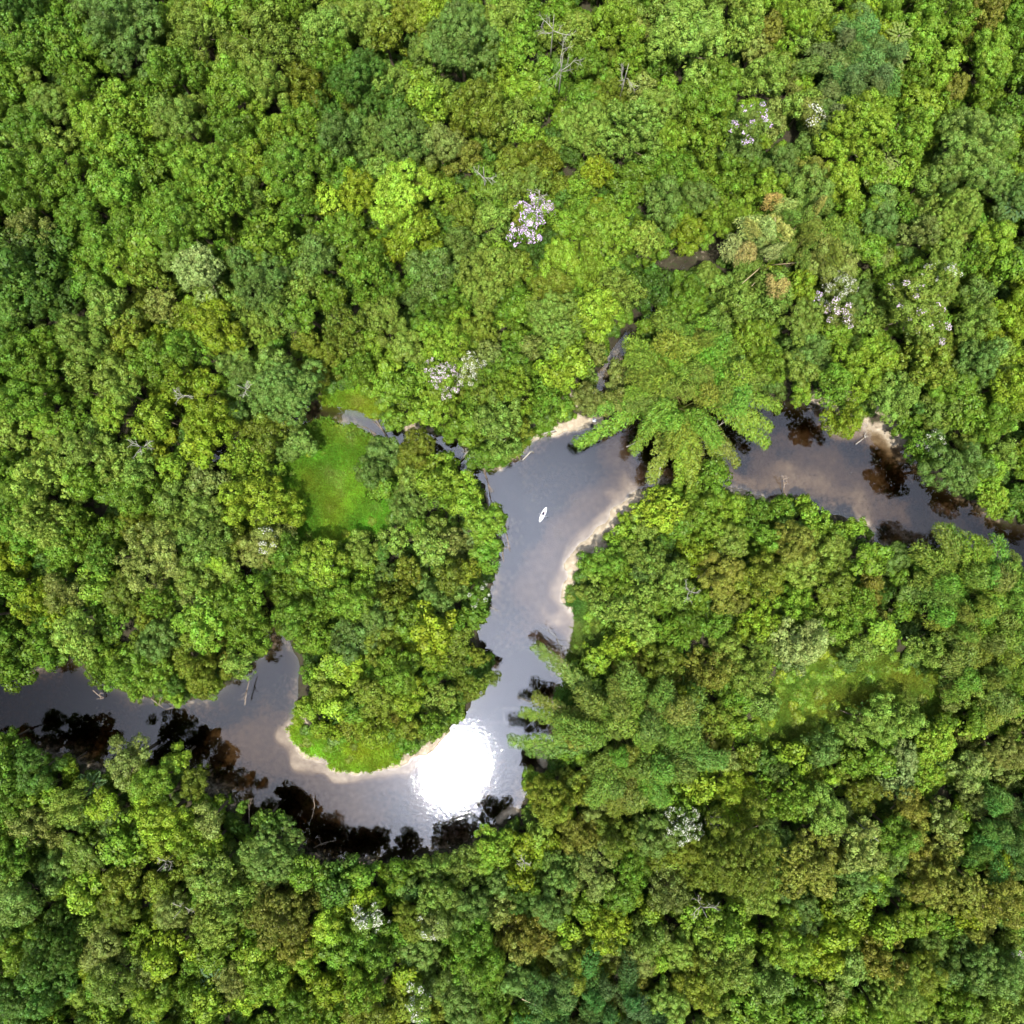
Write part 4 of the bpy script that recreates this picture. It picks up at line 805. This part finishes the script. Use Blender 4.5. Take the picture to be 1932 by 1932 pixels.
for k, (px, py, lab, h, sp) in enumerate([(1062,105,'bare white forked trunk near the middle of the top edge',17,4.6),(1045,32,'pale bare limb close to the top edge, above the forked white one',16,3.2),(1185,125,'silvery leafless crown of fine branches in the upper forest',16,3.6),
    (912,318,'thin grey dead tree left of and above the lilac tree',15,2.4),(1018,362,'short bare stick tree just above the lilac blossoms',15,1.8),(242,1128,'',0,0),(335,742,'pale twiggy dead crown in the left forest above the creek',13,1.8),
    (450,728,'bare grey twigs on the silver-green crown left of the creek pool',14,1.6),(250,840,'whitish bare branch lying on the left forest crowns',14,2.2),(1308,1118,'grey leafless branches in the trees right of the main channel',13,2.4),
    (1332,1728,'brown-grey leafless crown in the lower right forest',13,2.6),(1388,640,'',0,0),(1388,693,'bare forked twigs beside the right flank of the huge bamboo',13,2.0),(1850,2000,'',0,0),(990,1640,'pale dead twigs in the forest below the river bend',12,1.6),
    (690,1600,'',0,0),(440,1690,'',0,0),(300,1640,'pale dead twigs in the lower left forest, mid-way down',12,2.0),(965,900,'',0,0),(590,1690,'',0,0),(330,1730,'white twiggy dead crown in the lower left forest',13,1.8),(1655,1585,'dead brown twigs between the rusty trees at lower right',13,2.0)]):
    if h: snag(px, py, lab, h, sp, seed=70 + k)
# the leaning sapling over the water, and fallen wood along the banks
def log(pts, radii, label, mat=M_drift, name='fallen_branch', forks=0, seed=0, cat='fallen branch', group='fallen wood along the river banks'):
    p0 = Vector(P(*pts[0])); e = empty(name, p0); rs = random.Random(seed)
    V, F = tube([Vector(P(*q)) - p0 for q in pts], radii, 6); link('stem', mk_mesh('stem', V, F, [mat], True), e)
    for k in range(forks):
        q = Vector(P(*pts[1 + k % (len(pts) - 1)])) - p0; d = (Vector(P(*pts[-1])) - p0).normalized()
        mb = branchy(q, d + Vector((rs.gauss(0, .8), rs.gauss(0, .8), rs.uniform(0, .4))), (Vector(P(*pts[-1])) - p0).length * rs.uniform(.25, .5), radii[-1] * 1.2 + .02, rs, 1); mb.build('twig', mat, e)
    tag(e, label, cat, group); return e
LOGS = [([(1075,1262,.6),(1060,1238,2.2),(1054,1215,3.4),(1050,1202,4)],[.14,.11,.07,.03],'slender pale tree leaning from the right bank over the main channel',M_pale,3),
 ([(986,868,.1),(996,858,.35),(1003,851,.5)],[.16,.14,.08],'forked driftwood lying in the water off the small beach',M_pale,2),
 ([(1026,818,.5),(1048,812,.5)],[.2,.16],'short bleached log beside the left end of the bright beach',M_pale,0),
 ([(1027,822,.5),(1050,814,.45)],[.12,.1],'thin grey log touching the bleached one by the bright beach',M_drift,0),
 ([(913,888,.5),(922,915,.4),(926,945,.4)],[.15,.14,.08],'long brown driftwood branch along the left bank of the pool',M_drift,2),
 ([(915,930,.7),(922,955,.5),(934,972,.3)],[.18,.14,.08],'stout driftwood trunk in the tangle on the left bank of the pool',M_drift,3),
 ([(908,950,1.2),(920,968,.6),(940,975,.2)],[.12,.1,.05],'thin branch crossing the lower tangle on the left bank',M_drift,2),
 ([(896,872,1),(908,884,.7),(925,886,.3)],[.14,.12,.06],'brown branch in the creek mouth tangle left of the headland',M_drift,3),
 ([(900,862,1.2),(915,876,.9),(932,880,.5)],[.12,.1,.05],'upper branch of the creek mouth tangle',M_drift,3),
 ([(735,832,.9),(722,812,.7),(712,795,.5),(708,782,.4)],[.17,.13,.09,.05],'grey dead trunk lying across the creek pool',M_drift,2),
 ([(730,835,.8),(712,822,.5),(694,808,.3)],[.14,.1,.05],'second dead trunk crossing the right end of the creek pool',M_drift,3),
 ([(815,830,.9),(830,812,1.2),(850,800,1.5)],[.1,.08,.04],'brown fallen sticks on the bare creek bank',M_drift,3),
 ([(868,870,1.5),(880,855,3),(893,842,4)],[.14,.1,.05],'bleached bough over the creek left of the pool',M_pale,3),
 ([(1182,843,.4),(1202,834,.8),(1214,828,1.2)],[.13,.11,.1],'pale bare pole jutting from the left side of the huge bamboo',M_pale,0),
 ([(1318,792,2),(1345,806,1.4),(1368,820,.6)],[.12,.09,.06],'thin grey pole lying over the dark water right of the huge bamboo',M_pale,1),
 ([(1246,880,.6),(1243,900,.5),(1238,918,.5)],[.2,.16,.1],'bleached stump of wood under the tip of the huge bamboo',M_pale,1),
 ([(1615,838,.6),(1632,825,.4)],[.1,.05],'dead twig under the lone riverside tree in the right channel',M_pale,2),
 ([(953,998,.1),(958,1018,.1),(962,1040,.05)],[.12,.1,.06],'sunken stick close to the left bank below the tangle',M_drift,0),
 ([(940,1010,.2),(948,1035,.1),(950,1060,.1)],[.12,.1,.06],'dark branch in the water along the left bank',M_drift,1),
 ([(925,1145,.05),(938,1152,.05),(946,1154,.03)],[.06,.05,.03],'thin floating twig off the left bank of the main channel',M_pale,0),
 ([(560,1570,1),(535,1548,1.5),(512,1536,2)],[.16,.12,.06],'bare forked limb reaching over the dark water of the lower bend',M_drift,1),
 ([(470,1560,1),(470,1530,.6),(468,1510,.4)],[.1,.08,.05],'small brown snag in the brown shallows of the lower bank',M_drift,2),
 ([(588,1545,.2),(594,1520,.6),(590,1502,1)],[.1,.07,.03],'thin curved stick rising from the dark reflections of the bend',M_drift,0),
 ([(592,1600,.8),(606,1592,.8),(622,1588,.9)],[.1,.08,.04],'twiggy greenish driftwood on the muddy lower bank',M_drift,3),
 ([(462,1330,2),(466,1302,2.6),(470,1285,3)],[.1,.08,.05],'bare twig hanging from the upper left bank beside the river point',M_drift,1),
 ([(285,1318,2),(300,1330,1.6),(312,1338,1.2)],[.09,.07,.04],'grey dead twigs dipping off the upper left bank',M_drift,3),
 ([(175,1302,1.6),(186,1312,1.2),(196,1316,.9)],[.09,.07,.04],'small reddish dead spray at the upper left bank',M_drift,3),
 ([(1700,775,3),(1725,762,5),(1742,752,6)],[.12,.08,.04],'leafless brown bush branch right of the sandy path',M_pale,4),
 ([(1478,930,.4),(1480,915,1.4),(1478,905,2.2)],[.1,.08,.05],'dead brown shrub standing in the shallows of the right channel',M_drift,4),
 ([(1060,1335,.8),(1030,1327,.8),(992,1322,.7)],[.08,.06,.03],'orange-brown dead cane stretching left from the lower bamboo',M_culm_dry,2),
 ([(985,1885,13),(1010,1896,12),(1040,1908,11)],[.09,.08,.06],'long yellow culm lying over the crowns at the bottom edge',M_culm_dry,0)]
for k, (pts, rad, lab, mt, fk) in enumerate(LOGS): log(pts, rad, lab, mt, forks=fk, seed=k)
# crumbs on the beach: one pale stone and one dark one
def rock(px, py, s, mat, label, seed):
    import bmesh
    bm = bmesh.new(); bmesh.ops.create_icosphere(bm, subdivisions=2, radius=s); rs = random.Random(seed)
    for v in bm.verts: v.co *= rs.uniform(.8, 1.15); v.co.z *= .6
    me = bpy.data.meshes.new('boulder'); bm.to_mesh(me); bm.free(); me.materials.append(mat)
    p = P(px, py, 0.4); o = link('boulder', me, None, (p[0], p[1], float(H_at(p[0], p[1])) + s * .3)); tag(o, label, 'boulder')
rock(1121, 793, .42, simple_mat('white_stone', (.75, .76, .78), .7), 'white boulder at the back of the bright sandy beach', 1)
rock(1117, 803, .38, simple_mat('dark_stone', (.05, .05, .05), .7), 'dark boulder at the waterline of the bright sandy beach', 2)

# specks of foam, petals and leaves drifting on the river
rs = np.random.default_rng(9); xs = rs.uniform(-115, 115, 16000); ys = rs.uniform(-50, 30, 16000)
kx, ky = P2(1024, 971); m_ = rs.normal(size=(420, 2)) * [1, 1]; tr_ = rs.integers(0, 4, 420); ang_ = np.array([2.0, 2.6, -0.9, 0.4])[tr_]; le_ = rs.uniform(1.5, 9, 420)
xs = np.concatenate([xs, kx + np.cos(ang_) * le_ + m_[:, 0] * 0.35]); ys = np.concatenate([ys, ky + np.sin(ang_) * le_ + m_[:, 1] * 0.35])
dn = vnoise(xs, ys, 5.0, 55); dn[16000:] = 1; ok = (sdist(xs, ys, RIV) < -0.6) & (H_at(xs, ys) < -0.1) & (rs.random(16420) < 0.10 + 0.5 * (dn > 0.72)); xs, ys = xs[ok], ys[ok]; n = len(xs)
v, f = leaves_to_mesh(np.stack([xs, ys, np.full(n, 0.012)], 1), np.tile([0, 0, 1.0], (n, 1)), rs.uniform(0.05, 0.13, n), 0.7, rs)
v[:, 2] = np.repeat(np.full(n, 0.012), 4)
tag(link('floating_specks', mk_mesh('floating_specks', v, f, [simple_mat('foam_speck', (.34, .33, .27), .8, .3, 40)])), 'tiny pale specks of foam and fallen leaves drifting on the river', 'floating debris', kind='stuff')

# ------------------------------------------------------------------ kayak, paddle and paddler
kc = P(1024.3, 971.0, 0.2); kay = empty('kayak', (kc[0], kc[1], 0.0), R_(64.6))
M_hull = simple_mat('white_hull', (.82, .82, .80), .35, .04, 2.0, 0, .5); M_seat = simple_mat('grey_seat', (.5, .5, .48), .8, .1); M_blade = simple_mat('dark_blade', (.035, .04, .05), .5, .1); M_shaft = simple_mat('white_shaft', (.75, .75, .74), .4, .05)
Lk, Wk = 3.05, 0.80; ns, nr_ = 33, 20; V = []; F = []
def halfw(u): return 0.5 * Wk * max(0.0, 1 - abs(u) ** 2.3) ** 0.72
for i in range(ns):
    u = -1 + 2 * i / (ns - 1); x = u * Lk / 2; w = max(halfw(u), 0.012); rise = 0.10 * abs(u) ** 3
    for j in range(nr_):
        a = 2 * math.pi * j / nr_; cy_, cz = math.cos(a), math.sin(a)
        z = (0.20 + rise + 0.06 * cz * (w / (Wk / 2))) if cz > 0 else (0.20 + rise + cz * (0.27 + rise) * (w / (Wk / 2)) ** .6)
        yy = w * (abs(cy_) ** .75) * (1 if cy_ > 0 else -1)
        if cz > 0.25:     # seat well and foot well are pressed into the deck
            xx = x
            if 0.0 < xx < 0.62 and abs(yy) < 0.24: z -= 0.17
            elif -0.55 < xx < 0.0 and abs(yy) < 0.24: z -= 0.10
            elif -1.2 < xx < -0.65 and abs(yy) < 0.18: z -= 0.05
        V.append((x, yy, z))
for i in range(ns - 1):
    for j in range(nr_): F.append((i * nr_ + j, i * nr_ + (j + 1) % nr_, (i + 1) * nr_ + (j + 1) % nr_, (i + 1) * nr_ + j))
F.append(tuple(range(nr_ - 1, -1, -1))); F.append(tuple((ns - 1) * nr_ + j for j in range(nr_)))
link('hull', mk_mesh('hull', V, F, [M_hull], True), kay)
V, F = tube([(.05, 0, .105), (.05, 0, .125)], [.2, .2], 12); link('footwell_dark_sheet', mk_mesh('footwell_dark_sheet', [(v[0] * 1.25 + .24, v[1] * .95, v[2]) for v in V], F, [simple_mat('footwell_dark', (.045, .035, .06), .8)], False), kay)  # dark sheet added to make the foot well look darker
mb = MB(); mb.add(tube([(-0.42, -.2, .3), (-0.46, 0, .33), (-0.42, .2, .3)], [.05, .05, .05], 6)); mb.add(tube([(-0.47, -.18, .44), (-0.5, 0, .47), (-0.47, .18, .44)], [.04, .04, .04], 6)); mb.build('backrest', M_seat, kay)
for sx_ in (1, -1):
    V, F = tube([(sx_ * 1.36, -.03, .335), (sx_ * 1.40, 0, .37), (sx_ * 1.36, .03, .335)], [.015] * 3, 6); link('carry_handle', mk_mesh('carry_handle', V, F, [M_seat], True), kay)
for px_ in (-.75, -1.0):
    V, F = tube([(px_, 0, .17), (px_, 0, .245)], [.07, .07], 10); link('hatch_cap', mk_mesh('hatch_cap', V, F, [M_seat], True), kay)
tag(kay, 'white sit-on-top kayak floating in the middle of the wide pool', 'kayak')
padd = empty('paddle', kay.location, R_(64.6)); V, F = tube([(-0.10, -.92, .50), (-0.03, 0, .62), (-0.16, .92, .50)], [.017] * 3, 8); link('shaft', mk_mesh('shaft', V, F, [M_shaft], True), padd)
for sgn, dx in ((-1, .02), (1, -.05)):
    bl = [(0, 0), (.12, .07), (.30, .095), (.42, .06), (.45, 0), (.42, -.06), (.30, -.095), (.12, -.07)]
    V = []; 
    for zz in (0.008, -0.008):
        for a_, b_ in bl: V.append((-0.12 + b_ + dx + (a_ * .1), sgn * (.82 + a_), .49 - a_ * .25 + zz + abs(b_) * .3))
    n = len(bl); F = [tuple(range(n)), tuple(range(2 * n - 1, n - 1, -1))] + [(i, (i + 1) % n, n + (i + 1) % n, n + i) for i in range(n)]
    link('blade', mk_mesh('blade', V, F, [M_blade]), padd)
tag(padd, 'double-bladed paddle with dark blades held across the white kayak', 'paddle')
# paddler: one continuous skinned body, clothes as children
M_skin = simple_mat('skin', (.42, .26, .18), .6, .05); M_shirt = simple_mat('white_shirt', (.8, .8, .8), .9, .05); M_short = simple_mat('dark_purple_trousers', (.06, .045, .10), .9, .1); M_hat = simple_mat('white_hat', (.8, .79, .76), .9, .05); M_hair = simple_mat('dark_hair', (.03, .02, .015), .8, .1)
def skinned(name, verts, edges, radii, mat, parent, root=0, sub=2):
    me = bpy.data.meshes.new(name); me.from_pydata(verts, edges, []); me.materials.append(mat)
    o = link(name, me, parent); md = o.modifiers.new('skin', 'SKIN')
    for i, v in enumerate(me.skin_vertices[0].data):
        r_ = radii[i]; v.radius = (r_, r_) if not isinstance(r_, tuple) else r_; v.use_root = (i == root)
    md.use_smooth_shade = True; s2 = o.modifiers.new('sub', 'SUBSURF'); s2.levels = sub; s2.render_levels = sub
    return o
per = empty('person', kay.location, R_(64.6))
v = [(-.20,0,.32),(-.22,0,.47),(-.21,0,.63),(-.20,0,.76),(-.19,0,.83),(-.17,0,.89),(-.165,0,1.0),(-.165,0,1.07)]; e_ = [(0,1),(1,2),(2,3),(3,4),(4,5),(5,6),(6,7)]; r_ = [(.15,.10),(.13,.095),(.15,.10),(.14,.09),(.055,.055),(.07,.085),(.075,.095),(.05,.06)]
for s_ in (-1, 1):
    k = len(v); v += [(-.19, s_*.19, .76), (-.10, s_*.29, .58), (.0, s_*.36, .60), (-.03, s_*.40, .61)]; e_ += [(3,k),(k,k+1),(k+1,k+2),(k+2,k+3)]; r_ += [.06,.045,.032,.03]
    hb = k + 3
    for q, (fx, fz, ln) in enumerate([(-.03,.02,.05),(-.015,.03,.065),(.0,.03,.07),(.015,.03,.065),(.035,.0,.05)]):
        kk = len(v); v += [(-.03+fx, s_*(.40+ln*.6), .61+fz), (-.02+fx, s_*(.40+ln), .60)]; e_ += [(hb,kk),(kk,kk+1)]; r_ += [.010,.008]
    k = len(v); v += [(-.17, s_*.10, .32), (.18, s_*.15, .46), (.52, s_*.12, .24), (.56, s_*.12, .22), (.64, s_*.13, .34)]; e_ += [(0,k),(k,k+1),(k+1,k+2),(k+2,k+3),(k+3,k+4)]; r_ += [.095,.065,.04,.045,.03]
body = skinned('body', v, e_, r_, M_skin, per)
skinned('shirt', [(-.21,0,.36),(-.22,0,.48),(-.21,0,.64),(-.195,0,.765),(-.19,.20,.755),(-.13,.26,.64),(-.19,-.20,.755),(-.13,-.26,.64)], [(0,1),(1,2),(2,3),(3,4),(4,5),(3,6),(6,7)], [(.165,.115),(.15,.115),(.17,.12),(.155,.105),.075,.07,.075,.07], M_shirt, per)
skinned('trousers', [(-.19,0,.33),(-.15,.10,.335),(.17,.15,.455),(.46,.125,.27),(-.15,-.10,.335),(.17,-.15,.455),(.46,-.125,.27)], [(0,1),(1,2),(2,3),(0,4),(4,5),(5,6)], [(.16,.115),.115,.09,.065,.115,.09,.065], M_short, per)
mb = MB(); mb.add(tube([(-.165,0,1.02),(-.165,0,1.03),(-.165,0,1.035),(-.165,0,1.10),(-.165,0,1.14),(-.165,0,1.15)], [.16,.165,.10,.095,.07,.01], 14)); mb.build('hat', M_hat, per)
V, F = tube([(-.20,0,.93),(-.20,0,1.0),(-.18,0,1.04)], [.07,.092,.09], 10); link('hair', mk_mesh('hair', V, F, [M_hair], True), per)
for s_ in (-1, 1):
    V, F = tube([(-.082, s_*.032, .985),(-.076, s_*.032, .985)], [.012,.009], 8); link('eye', mk_mesh('eye', V, F, [M_hair], True), per)
V, F = tube([(-.085,0,.99),(-.065,0,.955),(-.085,0,.945)], [.008,.016,.010], 6); link('nose', mk_mesh('nose', V, F, [M_skin], True), per)
V, F = tube([(-.085,-.022,.922),(-.078,0,.920),(-.085,.022,.922)], [.005,.007,.005], 6); link('mouth', mk_mesh('mouth', V, F, [simple_mat('lips', (.35,.13,.11), .5, .05)], True), per)
tag(per, 'person in white shirt, white hat and dark trousers seated in the kayak holding the paddle', 'person')
